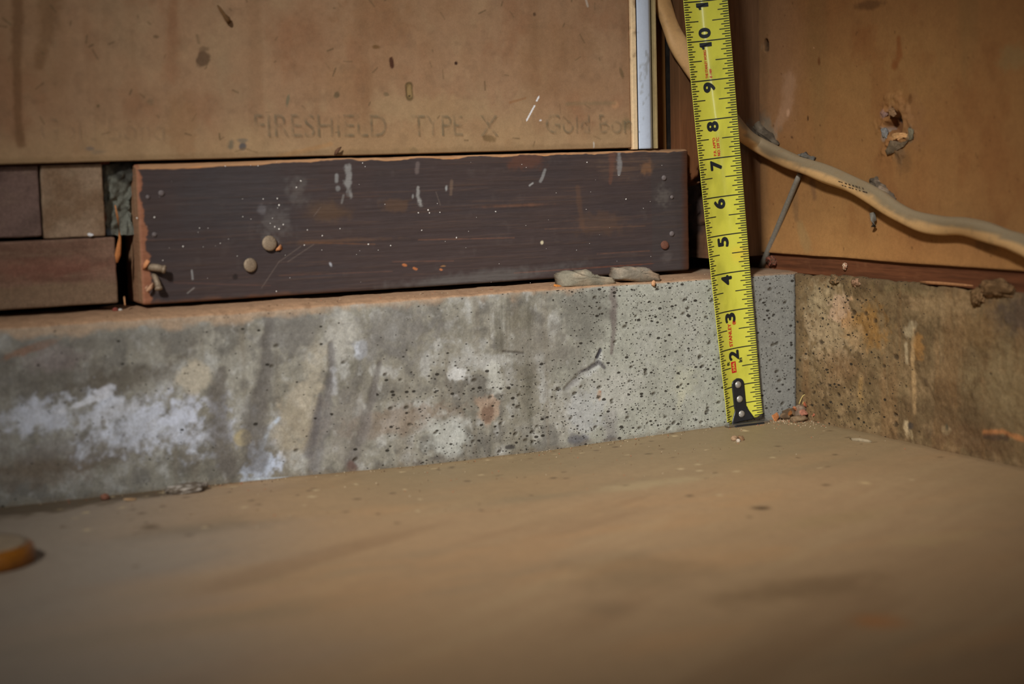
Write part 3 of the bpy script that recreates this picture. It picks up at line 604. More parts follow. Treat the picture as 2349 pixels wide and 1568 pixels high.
bent_nail([(338, 614), (345, 612), (356, 613), (370, 616)], [-.1, .1, .18, .24], [.07, .085, .09, .08], .1, 'bent rusty nail sticking out')
bent_nail([(352, 628), (354, 636), (357, 648), (359, 660)], [-.1, .1, .16, .2], [.06, .065, .07, .08], .09, 'bent rusty nail hammered downwards')
def rock(name, c, size, seed, color, m=None, parent=None, rot=0.0, sub=3, rough=.5, c2=None, base=True):
    bm = bmesh.new(); bmesh.ops.create_icosphere(bm, subdivisions=sub, radius=1)
    V = np.array([v.co[:] for v in bm.verts]); Fc = [[v.index for v in f.verts] for f in bm.faces]; bm.free()
    n = fb(V + seed * 3.3, (1.3,) * 3, 4, seed) - .5; n2 = fb(V + seed, (4,) * 3, 3, seed + 5) - .5; n3 = fb(V + seed, (9,) * 3, 3, seed + 6) - .5
    V = V * (1 + rough * 2 * n + rough * .9 * n2 + rough * .6 * n3)[:, None]
    V = np.sign(V) * np.abs(V) ** .9 * np.array(size); ca, sa = math.cos(rot), math.sin(rot)
    V = np.stack([V[:, 0] * ca - V[:, 1] * sa, V[:, 0] * sa + V[:, 1] * ca, V[:, 2]], 1)
    if base: V[:, 2] -= V[:, 2].min() + .12 * (V[:, 2].max() - V[:, 2].min()); V[:, 2] = np.maximum(V[:, 2], 0)
    P = V + np.array(c); cc = np.tile(np.array(color), (len(P), 1))
    if c2 is not None:
        k = ss(.0, .14, n2)[:, None]; cc = cc * (1 - k) + np.array(c2) * k
    return mesh_obj(name, P, Fc, m or M_gen, parent, cc, origin=c)
def solid(name, pix, ax, v0, depth, seed, c1, c2=None, m=None, parent=None, thin=False, amp=.03):
    """irregular solid whose front outline was measured at photo pixels pix on the plane ax = v0; depth goes away from the room"""
    O = np.array([at(x, y, ax, v0) for x, y in pix]); n0 = len(O); O = np.array([O[i // 6] + (O[(i // 6 + 1) % n0] - O[i // 6]) * (i % 6) / 6 for i in range(6 * n0)])
    c = O.mean(0); e = np.zeros(3); e[ax] = 1.0; n = len(O); rings = [(.3, -.07 * (not thin)), (.6, -.05 * (not thin)), (.85, -.02 * (not thin)), (1.0, .03), (1.03, depth * .5), (.98, depth)]
    V = [c + e * -.08 * (not thin)]
    for sc_, dd in rings: V += [c + (o - c) * sc_ + e * dd for o in O]
    V.append(c + e * depth); V = np.array(V); Fc = []
    for k in range(n):
        j = (k + 1) % n; Fc.append((0, 1 + k, 1 + j))
        for r_ in range(len(rings) - 1): a = 1 + r_ * n; Fc.append((a + k, a + n + k, a + n + j, a + j))
        a = 1 + (len(rings) - 1) * n; Fc.append((a + k, len(V) - 1, a + j))
    V = V + np.stack([fb(V, (7,) * 3, 4, seed + i, .75) - .5 for i in range(3)], 1) * 2 * amp
    cc = np.tile(np.array(c1, float), (len(V), 1))
    if c2 is not None: k = ss(.45, .62, fb(V, (4,) * 3, 4, seed + 9))[:, None]; cc = cc * (1 - k) + np.array(c2) * k
    o = mesh_obj(name, V, Fc, m or M_gen, parent, cc, origin=c); return o
def flake(name, c, size, seed, color, tilt, thick=.03, parent=None, n=9, c2=None):
    """thin irregular chip; tilt = euler angles"""
    rng = np.random.RandomState(seed); R = np.array(__import__('mathutils').Euler(tilt).to_matrix())
    V, Fc = [], []
    for lay in (0, 1):
        for k in range(n):
            a = 2 * math.pi * k / n; r = rng.uniform(.65, 1.1) if lay == 0 else None
            if lay == 0: V.append([math.cos(a) * r * size[0], math.sin(a) * r * size[1], rng.uniform(-.3, .3) * thick])
            else: V.append([V[k][0] * .93, V[k][1] * .93, V[k][2] + thick])
    V.append([0, 0, thick * 1.25]); V.append([0, 0, -thick * .2])
    for k in range(n):
        j = (k + 1) % n; Fc += [(k, j, n + j, n + k), (n + k, n + j, 2 * n), (j, k, 2 * n + 1)]
    P = np.array(V) @ R.T; P = P - [0, 0, P[:, 2].min()] + np.array(c); cc = np.tile(np.array(color), (len(P), 1))
    if c2 is not None: cc[::2] = c2
    return mesh_obj(name, P, Fc, M_gen, parent, cc, origin=c, smooth=False)
def splint(name, pts, w0, color, parent, label=None):
    P, Fc = tube(pts, w0, 7, .45); o = mesh_obj(name, P, Fc, M_gen, parent, np.tile(np.array(color), (len(P), 1)), origin=pts[0])
    if label: tag(o, label)
    return o
# splinters torn up by the nails and at the sawn end
bq_ = lambda x, y, o: at(x, y, 1, BY - o)
splint('splinter', [bq_(328, 618, .0), bq_(333, 608, .12), bq_(340, 597, .16)], [.02, .06, .05], S(190, 130, 88), board)
splint('splinter', [bq_(352, 652, .02), bq_(345, 660, .14), bq_(336, 668, .16)], [.06, .06, .03], S(180, 140, 110), board)
splint('splinter', [bq_(340, 658, .02), bq_(334, 661, .12)], [.05, .03], S(190, 150, 120), board)
splint('splinter', [bq_(645, 566, .0), bq_(638, 571, .06), bq_(632, 574, .02)], [.07, .04, .02], S(176, 120, 80), board)
e0 = lambda x, y: at(x, y, 1, 1.48) + np.array([0, 0, 0])
splint('splinter', [e0(264, 470), e0(270, 500), e0(275, 545), e0(272, 570), e0(270, 585), e0(268, 602)], [.012, .025, .03, .06, .07, .02], S(168, 108, 62), board, 'orange splinter peeling off the sawn end')
splint('splinter', [at(285, 682, 1, 1.6), at(287, 700, 1, 1.45)], [.05, .03], S(184, 136, 92), board)

# ================================================================== right wall
wall_right = empty('wall_right', (1.5, -10, 0)); tag(wall_right, 'right wall with brown dirty concrete curb, wooden sill and orange-tan drywall', 'wall', kind='structure')
def build_right_curb():
    ys = np.unique(np.concatenate([np.linspace(-55, -12, 30), np.linspace(-12, 0.4, 560)])); xs = seg(0, 1.5, 12, .1); zs = np.concatenate([[-.5], np.linspace(-.2, 3.84, 160), [3.88, 3.92, 3.95, 3.97]])
    P, Q, N = rbox(xs, ys, zs, .09, skip=((0, 1), (2, 0)))
    X, Y, Z = P.T; u = -Y; p = Paint(P, u, Z, S(108, 89, 61)); q = Xpix(0)
    n1 = fb(P, (1, .8, .9), 5, 151); n2 = fb(P, (2, 2.4, 2.4), 5, 152); n3 = fb(P, (6, 7, 7), 4, 153); st = fb(P, (2, 2.5, .2), 4, 154); fz_ = ss(.2, 1, u)
    p.mix(ss(.48, .68, n1) * .55, S(86, 66, 42)); p.mix(ss(.5, .3, n1) * .5, S(126, 104, 72)); p.mix(ss(.52, .7, n2) * .5, S(78, 62, 40)); p.mix(ss(.45, .28, n2) * .5, S(138, 114, 82)); p.mix(ss(.58, .78, n3) * .5, S(66, 50, 34)); p.mix(ss(.54, .74, st) * .35, S(124, 92, 58))
    E = lambda c, rx, rz, cc, m=.8, a=0, soft=.5, wob=.5, fine=.8: p.mix(p.ell(q(*c), rx, rz, a, soft, wob, fine) * m, S(*cc))
    Ln = lambda pts, wd, cc, m=.8, soft=.6, wob=.25, fine=.5: p.mix(p.line([q(*t) for t in pts], wd, soft, wob, fine) * m, S(*cc))
    E((1900, 760), 1.0, .85, (150, 130, 100), .75, 0, .5, .5, 1.1); E((1890, 690), .8, .4, (140, 124, 94), .6); E((1928, 712), .5, .35, (166, 136, 110), .7, 0, .3); E((1985, 745), .75, .5, (138, 98, 44), .6, 0, .5); E((1965, 770), .3, .3, (152, 126, 92), .6)
    E((1925, 840), .8, .4, (120, 92, 62), .5); E((2150, 700), 1.1, .35, (140, 116, 82), .6); E((2080, 650), .9, .2, (96, 84, 56), .5); Ln([(1975, 870), (1970, 905), (1978, 920)], [.08, .08, .05], (142, 112, 68), .6)
    Ln([(2078, 790), (2080, 830)], .06, (166, 148, 116), .6); Ln([(2098, 760), (2094, 830), (2096, 900), (2100, 945)], [.1, .07, .08, .05], (170, 140, 98), .65); E((2092, 755), .2, .22, (156, 140, 110), .7); E((2103, 765), .07, .1, (48, 40, 32), .8); E((2108, 790), .2, .3, (150, 108, 56), .6)
    E((2082, 980), .1, .16, (190, 168, 130), .8); E((2091, 975), .08, .12, (52, 48, 44), .85); Ln([(2092, 990), (2096, 1015)], .06, (160, 140, 104), .6); E((2320, 900), 1.2, 1.0, (126, 108, 76), .7, 0, .6); E((2200, 960), 1.6, .5, (84, 66, 44), .6, 0, .7); E((2240, 1010), 1.2, .3, (96, 72, 48), .6)
    E((2340, 720), .8, .45, (74, 62, 54), .7, 0, .7); E((2250, 760), .5, .4, (120, 94, 60), .5); Ln([(2260, 992), (2300, 990), (2349, 1008)], .06, (164, 108, 64), .7); Ln([(2262, 1000), (2310, 1004)], .07, (70, 54, 40), .8)
    E((2170, 985), .14, .1, (140, 120, 88), .6); E((2172, 980), .05, .07, (70, 64, 48), .8)
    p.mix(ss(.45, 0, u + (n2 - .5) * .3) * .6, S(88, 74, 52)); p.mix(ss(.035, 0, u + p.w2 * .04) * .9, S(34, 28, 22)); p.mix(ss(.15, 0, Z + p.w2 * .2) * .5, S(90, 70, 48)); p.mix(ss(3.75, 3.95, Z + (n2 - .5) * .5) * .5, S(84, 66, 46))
    h = (n1 - .5) * .16 + (n2 - .5) * .1 + (n3 - .5) * .035
    rng = np.random.RandomState(21)
    for k in range(60):
        x = abs(rng.normal(0, 2.4)) + .05; z = rng.uniform(.05, 3.4); rr = rng.uniform(.02, .035) if rng.rand() < .8 else rng.uniform(.04, .07)
        idx = np.where((np.abs(u - x) < .2) & (np.abs(Z - z) < .2) & (X < .3))[0]
        if not len(idx): continue
        m = 1 - ss(.6, 1.3, np.hypot((u[idx] - x) / (rr * 1.3), (Z[idx] - z) / rr)); h[idx] -= m * .035; p.c[idx] = p.c[idx] * (1 - .8 * m[:, None]) + S(48, 38, 26) * .8 * m[:, None]
    h *= .3 + .7 * ss(0, .6, u); P = P + N * h[:, None]
    crn = ss(3.3, 3.97, Z); P[:, 2] -= crn * (.02 + .22 * np.clip(fb(np.stack([0 * Y, Y, 0 * Y], 1), (1, 1.3, 1), 4, 160) - .45, 0, 1))
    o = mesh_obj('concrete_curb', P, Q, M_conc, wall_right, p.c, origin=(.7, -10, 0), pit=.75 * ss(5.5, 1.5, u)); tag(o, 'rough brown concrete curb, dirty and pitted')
build_right_curb()
def sill(p, P, N):
    X, Y, Z = P.T; g = fb(P, (4, .35, 14), 4, 171); n = fb(P, (3, 3, 3), 4, 172); p.mix(ss(.45, .65, g) * .6, S(66, 38, 22)); p.mix(ss(.6, .8, n) * .4, S(112, 76, 50)); return (g - .5) * .03
panel('sill_plate', (.12, -55, 3.9), (1.5, 2.9, 4.6), .03, (.2, .12, .03), S(94, 56, 34), sill, M_wood, wall_right, dens=lambda x, y, z: (x, np.unique(np.concatenate([np.linspace(-55, -11, 40), np.linspace(-11, 2.9, 260)])), z), ax=0, label='red-brown wooden sill plate edge')

HOLE = Xpix(0)(2052, 293)
def dry_right(p, P, N):
    X, Y, Z = P.T; u = -Y; q = Xpix(0)
    n1 = fb(P, (1, .35, .3), 5, 181); n2 = fb(P, (1, 1, .8), 5, 182); n3 = fb(P, (4, 4, 4), 4, 183); st = fb(P, (1, .9, .1), 4, 184)
    p.mix(ss(.48, .7, n1) * .4, S(128, 82, 44)); p.mix(ss(.5, .28, n1) * .4, S(138, 104, 62)); p.mix(ss(.52, .72, n2) * .35, S(118, 74, 40)); p.mix(ss(.54, .74, st) * .4, S(116, 90, 54)); p.mix(ss(.62, .78, n3) * .2, S(106, 70, 40))
    p.mix(ss(5.9, 4.5, Z + (n2 - .5)) * .45, S(162, 118, 70)); p.mix(ss(8.2, 11, Z + (n1 - .5) * 3) * .3, S(104, 70, 42))
    E = lambda c, rx, rz, cc, m=.8, a=0, soft=.5, wob=.5, fine=.6: p.mix(p.ell(q(*c), rx, rz, a, soft, wob, fine) * m, S(*cc))
    Ln = lambda pts, wd, cc, m=.8, soft=.6, wob=.25, fine=.5: p.mix(p.line([q(*t) for t in pts], wd, soft, wob, fine) * m, S(*cc))
    # pinkish dust near the corner
    p.mix(ss(.9, -.6, u + (n2 - .5) * 1.2) * ss(6.8, 8.4, Z) * .5, S(134, 100, 72)); p.mix(ss(-1.0, -1.35, u) * .5, S(98, 72, 46)); Ln([(1810, 190), (1805, 250), (1780, 290), (1775, 330)], [.3, .22, .12, .1], (156, 122, 94), .55); E((1808, 257), .08, .1, (178, 140, 110), .75)
    E((1760, 300), .5, .35, (112, 104, 88), .7, -40); E((1735, 270), .4, .3, (64, 54, 44), .6, -40)
    Ln([(2060, 90), (2064, 130), (2050, 150)], [.08, .1, .1], (112, 60, 26), .6); E((1995, 12), .5, .1, (70, 46, 26), .6); E((1980, 100), .4, .5, (116, 70, 36), .35); E((2330, 130), .5, .25, (122, 104, 68), .5)
    Ln([(1757, 98), (1758, 110)], .1, (26, 16, 10), .95, .3, .2, .4); E((1747, 108), .04, .07, (128, 104, 76), .6); E((1878, 141), .05, .1, (92, 54, 26), .8); E((1853, 272), .03, .06, (60, 38, 20), .9); E((2087, 228), .06, .1, (96, 62, 30), .85); E((1817, 315), .05, .04, (70, 46, 28), .8); E((1867, 110), .02, .02, (176, 132, 96), .8)
    Ln([(1730, 365), (1728, 380)], .03, (52, 30, 20), .8); E((1745, 372), .06, .04, (70, 44, 28), .6); E((1890, 620), .02, .02, (70, 46, 28), .8)
    # grey dirt under hole and old staple; painted shadows of rod and cable
    E((2062, 345), .22, .3, (92, 74, 54), .85, 10, .5); E((2072, 372), .25, .35, (106, 76, 46), .6); E((2085, 290), .5, .5, (126, 90, 58), .5); Ln([(2100, 545), (2200, 560), (2280, 580)], [.3, .3, .4], (128, 88, 52), .35)
    Ln([(1822, 430), (1826, 500)], [.12, .1], (108, 82, 54), .6); Ln([(1862, 420), (1868, 450)], .1, (96, 70, 48), .6); Ln([(2000, 485), (2004, 520)], [.12, .1], (104, 78, 52), .5); E((2262, 560), .3, .12, (96, 72, 48), .6); Ln([(1835, 520), (1850, 560)], [.15, .2], (138, 118, 78), .4)
    rng = np.random.RandomState(23)
    for k in range(70):
        c = (rng.uniform(-1.2, 8.5), rng.uniform(4.5, 11)); p.mix(p.ell(c, rng.uniform(.015, .035), rng.uniform(.015, .04), 0, .4, .1, .2) * rng.uniform(.3, .8), S(82, 54, 30))
    p.mix(ss(4.48, 4.42, Z + p.w2 * .1) * .5, S(120, 84, 50)); p.mix(ss(.5, .9, -N[:, 2]) * .8, S(120, 90, 60))
    h = (n1 - .5) * .06 + (n2 - .5) * .015
    h -= .2 * p.line([q(1757, 98), q(1758, 110)], .09, .3, .1, .2)
    h -= .3 * p.ell(HOLE, .3, .36, 0, .25, .3, .4); p.mix(p.ell(HOLE, .3, .36, 0, .3, .3, .4) * .8, S(98, 64, 38)); h += .07 * (p.ell(HOLE, .5, .6, 0, .4, .5, .6) - p.ell(HOLE, .33, .4, 0, .25, .3, .4))
    Hb = q(2050, 315); h -= .0 * Z; p.mix(p.ell(Hb, .25, .09, 0, .3, .3, .8) * .9, S(190, 142, 92)); p.mix(p.ell(q(2028, 310), .13, .16, 0, .4, .3, .6) * .8, S(130, 128, 122)); p.mix(p.ell(q(2026, 262), .12, .1, 0, .4) * .7, S(148, 116, 104)); p.mix(p.ell(q(2045, 258), .12, .14, 0, .4) * .6, S(148, 112, 82)); p.mix(p.ell(q(2049, 273), .12, .07, 0, .4) * .8, S(64, 60, 60)); p.mix(p.ell(q(2088, 310), .09, .2, 0, .4) * .7, S(112, 98, 76))
    return h
def dr(xs, ys, zs):
    return xs, np.unique(np.concatenate([np.linspace(-55, -10, 20), np.linspace(-10, 1.6, 380)])), np.unique(np.concatenate([zs[:6], np.linspace(4.44, 11.8, 230), np.linspace(11.8, 40, 20)]))
dwr = panel('drywall_panel', (0, -55, 4.40), (.5, 1.62, 40), .04, (.1, 1, 1), S(132, 94, 55), dry_right, M_dry, wall_right, skip=((0, 1),), dens=dr, ax=0, label='orange-tan drywall sheet with a torn hole')
# torn paper round the hole
hp = lambda x, y, o=0.0: at(x, y, 0, -o)
for (pts, c) in [([(2040, 322), (2062, 326), (2082, 322), (2068, 336), (2046, 350), (2033, 356), (2030, 346)], (104, 88, 68)), ([(2020, 296), (2030, 292), (2034, 306), (2030, 318), (2022, 312)], (128, 126, 122)), ([(2084, 292), (2092, 296), (2092, 318), (2084, 322)], (108, 100, 80)), ([(2036, 250), (2048, 247), (2054, 262), (2048, 268), (2038, 264)], (134, 104, 74)), ([(2017, 258), (2028, 254), (2033, 262), (2024, 270)], (150, 118, 104)), ([(2044, 308), (2058, 304), (2080, 306), (2078, 316), (2060, 318), (2046, 320)], (196, 150, 100))]:
    solid('torn_paper', pts, 0, -.07, .05, 300 + pts[0][0], S(*c), np.array(S(*c)) * .7, None, dwr, True, .05)

# ================================================================== tape measure
TY = -.235
marks = [(1656.5, 892, 1746, 882), (1649.7, 804.3, 1738.8, 794.7), (1639.2, 717.1, 1731.2, 707.9), (1629.6, 629.7, 1724, 619.8), (1620, 542.2, 1715.8, 533.3), (1609.8, 454.2, 1708.3, 445.8), (1601.3, 366.2, 1700.7, 357), (1593.4, 277.4, 1692.6, 268.2), (1584.7, 188.3, 1685.4, 178.3), (1575.7, 98.7, 1677.8, 88.5)]
ctr = np.array([at((m[0] + m[2]) / 2, (m[1] + m[3]) / 2, 1, TY) for m in marks]); s_in = np.arange(1, 11)
axx = np.polyfit(s_in, ctr[:, 0], 2); azz = np.polyfit(s_in, ctr[:, 2], 1)
CH = 1.125
wpx = np.array([m[2] - m[0] for m in marks]); scl = np.array([F_PX / ((c - CAM) @ _f) for c in ctr])
tw = YAW - np.arccos(np.clip(wpx / (scl * CH * 1.005), -1, .9995)); twp = np.polyfit(s_in, tw, 3)
S0 = .06
def blade(s, v, lift=0.0):
    """s inches along the blade, v 0..1 across (left to right); concave towards the room"""
    s = np.asarray(s, float); v = np.asarray(v, float)
    c = np.stack([np.polyval(axx, s), np.full_like(s, TY), np.polyval(azz, s)], -1)
    t = np.polyval(twp, np.clip(s, .8, 10.3)); t = np.clip(t, -.02, .5)
    A = .52; rad = CH / (2 * math.sin(A)); a = (v * 2 - 1) * A
    across = np.sin(a) * rad; dep = (np.cos(a) - math.cos(A)) * rad - lift       # middle lies further back
    lean = np.polyval(np.polyder(axx), s)
    ex = np.stack([np.cos(t), -np.sin(t), -lean * np.cos(t)], -1); nb = np.stack([np.sin(t), np.cos(t), np.zeros_like(t)], -1)
    return c + ex * across[..., None] + nb * dep[..., None]
tape = empty('tape_measure', blade(np.array([S0]), np.array([.5]))[0] * np.array([1, 1, 0])); tag(tape, 'yellow steel tape measure blade standing upright against the concrete curb', 'tape measure')
def blade_patch(s0, s1, v0, v1, ns, nv, lift):
    Sg, Vg = np.meshgrid(np.linspace(s0, s1, ns + 1), np.linspace(v0, v1, nv + 1), indexing='ij'); P = blade(Sg.ravel(), Vg.ravel(), lift)
    i = (np.arange(ns)[:, None] * (nv + 1) + np.arange(nv)[None]).ravel(); return P, np.stack([i, i + 1, i + nv + 2, i + nv + 1], 1)
M_tape = mat('yellow_lacquer', rough=.2, fine=((6, .03), (40, .03)), bump=((8, .02),), spec=.5, coat=.5)
P, Q = blade_patch(S0, 26, 0, 1, 320, 24, 0); nb = 25
ss_ = np.repeat(np.linspace(S0, 26, 321), nb); vv_ = np.tile(np.linspace(0, 1, nb), 321)
# rounded bottom corners
cut = ss(.14, 0, vv_) + ss(.86, 1, vv_); P[:, 2] += cut * .09 * (ss_ < S0 + .01)
tc = np.tile(S(180, 177, 64), (len(P), 1)); nn = fb(P, (3, 3, 1.2), 4, 201)[:, None]; tc = tc * (1 - .2 * ss(.5, .75, nn)) + 0
mk = (ss(4.1, 4.5, ss_) * ss(4.75, 4.5, ss_) * ss(.55, .7, vv_))[:, None]; tc = tc * (1 - .35 * mk) + S(204, 160, 50) * .35 * mk
tb = mesh_obj('blade', P, Q, M_tape, tape, tc, origin=tape.location / IN); md = tb.modifiers.new('t', 'SOLIDIFY'); md.thickness = .012 * IN; md.offset = -1
M_ink = mat('black_print', S(24, 27, 30), rough=.4, fine=(), bump=(), spec=.4); M_red = mat('red_print', S(172, 14, 28), rough=.4, fine=(), bump=(), spec=.4)
def ticks():
    V, Fc, off = [], [], 0
    for k in range(2, 16 * 26):
        s = k / 16.0
        if k % 16 == 0: spans = [(0, 1)]; wd = .0135
        else:
            ln = (.33, .375) if k % 8 == 0 else ((.2, .24) if k % 4 == 0 else ((.165, .19) if k % 2 == 0 else (.12, .13)))
            spans = [(.0, ln[0]), (1 - ln[1], 1.0)]; wd = .0115
        if s > 13 and k % 2: continue
        for a, b in spans:
            P, Q = blade_patch(s - wd, s + wd, a + .004, b - .004, 1, max(2, int((b - a) * 22)), .006); V.append(P); Fc.append(Q + off); off += len(P)
    o = mesh_obj('graduation_marks', np.concatenate(V), np.concatenate(Fc), M_ink, tb, origin=tape.location / IN); tag(o, 'black inch and fraction marks')
ticks()
def tape_text(body, s_end, v_mid, cap, length, m, name, bold=0.0, spacing=1.0, lift=.0062):
    """text runs up the blade and ends at s_end; letters' tops point to the left edge"""
    if body == '1': V, Fc = np.array([(0, .6, 0), (0, .78, 0), (.13, .82, 0), (.2, 1, 0), (.46, 1, 0), (.46, 0, 0), (.18, 0, 0), (.18, .6, 0)]), [(0, 7, 2, 1), (2, 7, 6, 5, 4, 3)]
    else: V, Fc = text_mesh(body, 1.0, bold, spacing, 6)
    x0, x1 = V[:, 0].min(), V[:, 0].max(); y0, y1 = V[:, 1].min(), V[:, 1].max()
    s = s_end - length + (V[:, 0] - x0) / (x1 - x0) * length; v = v_mid - ((V[:, 1] - (y0 + y1) / 2) / (y1 - y0)) * cap / 1.19
    P = blade(s, v, 0) + (blade(s, v, lift) - blade(s, v, 0)) * (1 + V[:, 2:3] * 40); mesh_obj(name, P, Fc, m, tb, origin=P.mean(0), smooth=False)
for k in list(range(1, 10)):
    tape_text(str(k), k - .05 if k > 1 else .93, .44, .325, .265 if k != 1 else .17, M_ink, 'numeral', .045 if k != 1 else .03)
for k in range(10, 26):
    tape_text(str(k)[0], k - .045, .44, .325, .17 if k < 20 else .265, M_ink, 'numeral', .03 if k < 20 else .045); tape_text(str(k)[1], k + .33, .44, .325, .265, M_ink, 'numeral', .045)
tape_text('STANLEY', 2.67, .40, .105, .61, M_red, 'red_lettering', .025); tape_text('®', 2.72, .53, .105, .1, M_red, 'red_lettering', .02)
tape_text('ft', 1.68, .26, .11, .1, M_ink, 'black_lettering', .04); tape_text('in', 1.72, .60, .11, .12, M_ink, 'black_lettering', .04)
tape_text('THE STANLEY WORKS', 9.77, .41, .07, .72, M_red, 'red_lettering', .02); tape_text('© 1989', 9.28, .50, .065, .23, M_red, 'red_lettering', .02)
tape_text("P.R. APP'D", 7.53, .44, .075, .47, M_red, 'red_lettering', .02); tape_text('NO. 339 TC', 7.53, .53, .075, .48, M_red, 'red_lettering', .025)
P, Q = blade_patch(1.36, 1.655, .345, .475, 6, 4, .006); mesh_obj('red_box', P, Q, M_red, tb)
M_yl = mat('yellow_print', S(180, 177, 64), rough=.4, fine=(), bump=()); tape_text('25ft', 1.63, .41, .085, .24, M_yl, 'boxed_lettering', .02, lift=.009)
# hook: black plate with three rivets and a foot
M_hook = mat('black_hook', S(30, 31, 34), rough=.32, fine=((20, .1),), bump=((30, .04),), spec=.5); M_riv = mat('rivet_steel', S(150, 146, 138), rough=.4, fine=((30, .12),), bump=((30, .1),), spec=.5, metal=.6); M_chr = mat('bare_steel', S(150, 146, 140), rough=.3, fine=((30, .1),), bump=(), metal=.9)
def hook():
    lo_s, prof = .03, []
    for s in np.linspace(.03, 1.2, 40):
        if s < .42: hw = .31 - (.31 - .165) * ss(.0, .42, np.array([s]))[0]
        else: hw = .165
        if s > 1.03: hw = .165 * math.sqrt(max(0.02, 1 - ((s - 1.03) / .172) ** 2))
        prof.append((s, .465 + (0 if s > .4 else .02), hw))
    V, Fc = [], []; nv = 10
    for (s, mid, hw) in prof:
        for j in range(nv + 1):
            v = mid - hw + 2 * hw * j / nv; V.append(blade(np.array([s]), np.array([v]), .025 + .012 * math.sin(math.pi * j / nv))[0])
    for i in range(len(prof) - 1):
        for j in range(nv): k = i * (nv + 1) + j; Fc.append((k, k + 1, k + nv + 2, k + nv + 1))
    h = mesh_obj('hook', np.array(V), Fc, M_hook, tape, origin=V[0]); md = h.modifiers.new('t', 'SOLIDIFY'); md.thickness = .04 * IN; md.offset = -1; tag(h, 'black metal end hook')
    for s, v in ((1.03, .462), (.64, .465), (.235, .478)):
        c = blade(np.array([s]), np.array([v]), .03)[0]; P, Fc = lathe([(.092, -.02), (.092, .012), (.082, .028), (.05, .04), (.0, .043)], c, (-.1, -1, .03), 20); mesh_obj('rivet', P, Fc, M_riv, h, origin=c)
    b0 = blade(np.array([.03]), np.array([-.03]))[0]; b1 = blade(np.array([.03]), np.array([1.03]))[0]
    P, Q, N = rbox(seg(b0[0] - .02, b1[0] + .1, 30, .015), seg(TY - .12, TY + .08, 4, .015), seg(0, .06, 3, .015), .015)
    P[:, 2] += .012 + floor_z(P[:, 0], P[:, 1]); mesh_obj('hook_foot', P, Q, M_chr, tape); mesh_obj('hook_lip', *(lambda b: (b[0] + np.array([0, 0, .02]), b[1]))(rbox(seg(b0[0] + .18, b1[0] - .1, 8, .015), seg(TY - .16, TY - .02, 3, .015), seg(.0, .07, 3, .015), .015)[:2]), M_hook, tape)
hook()

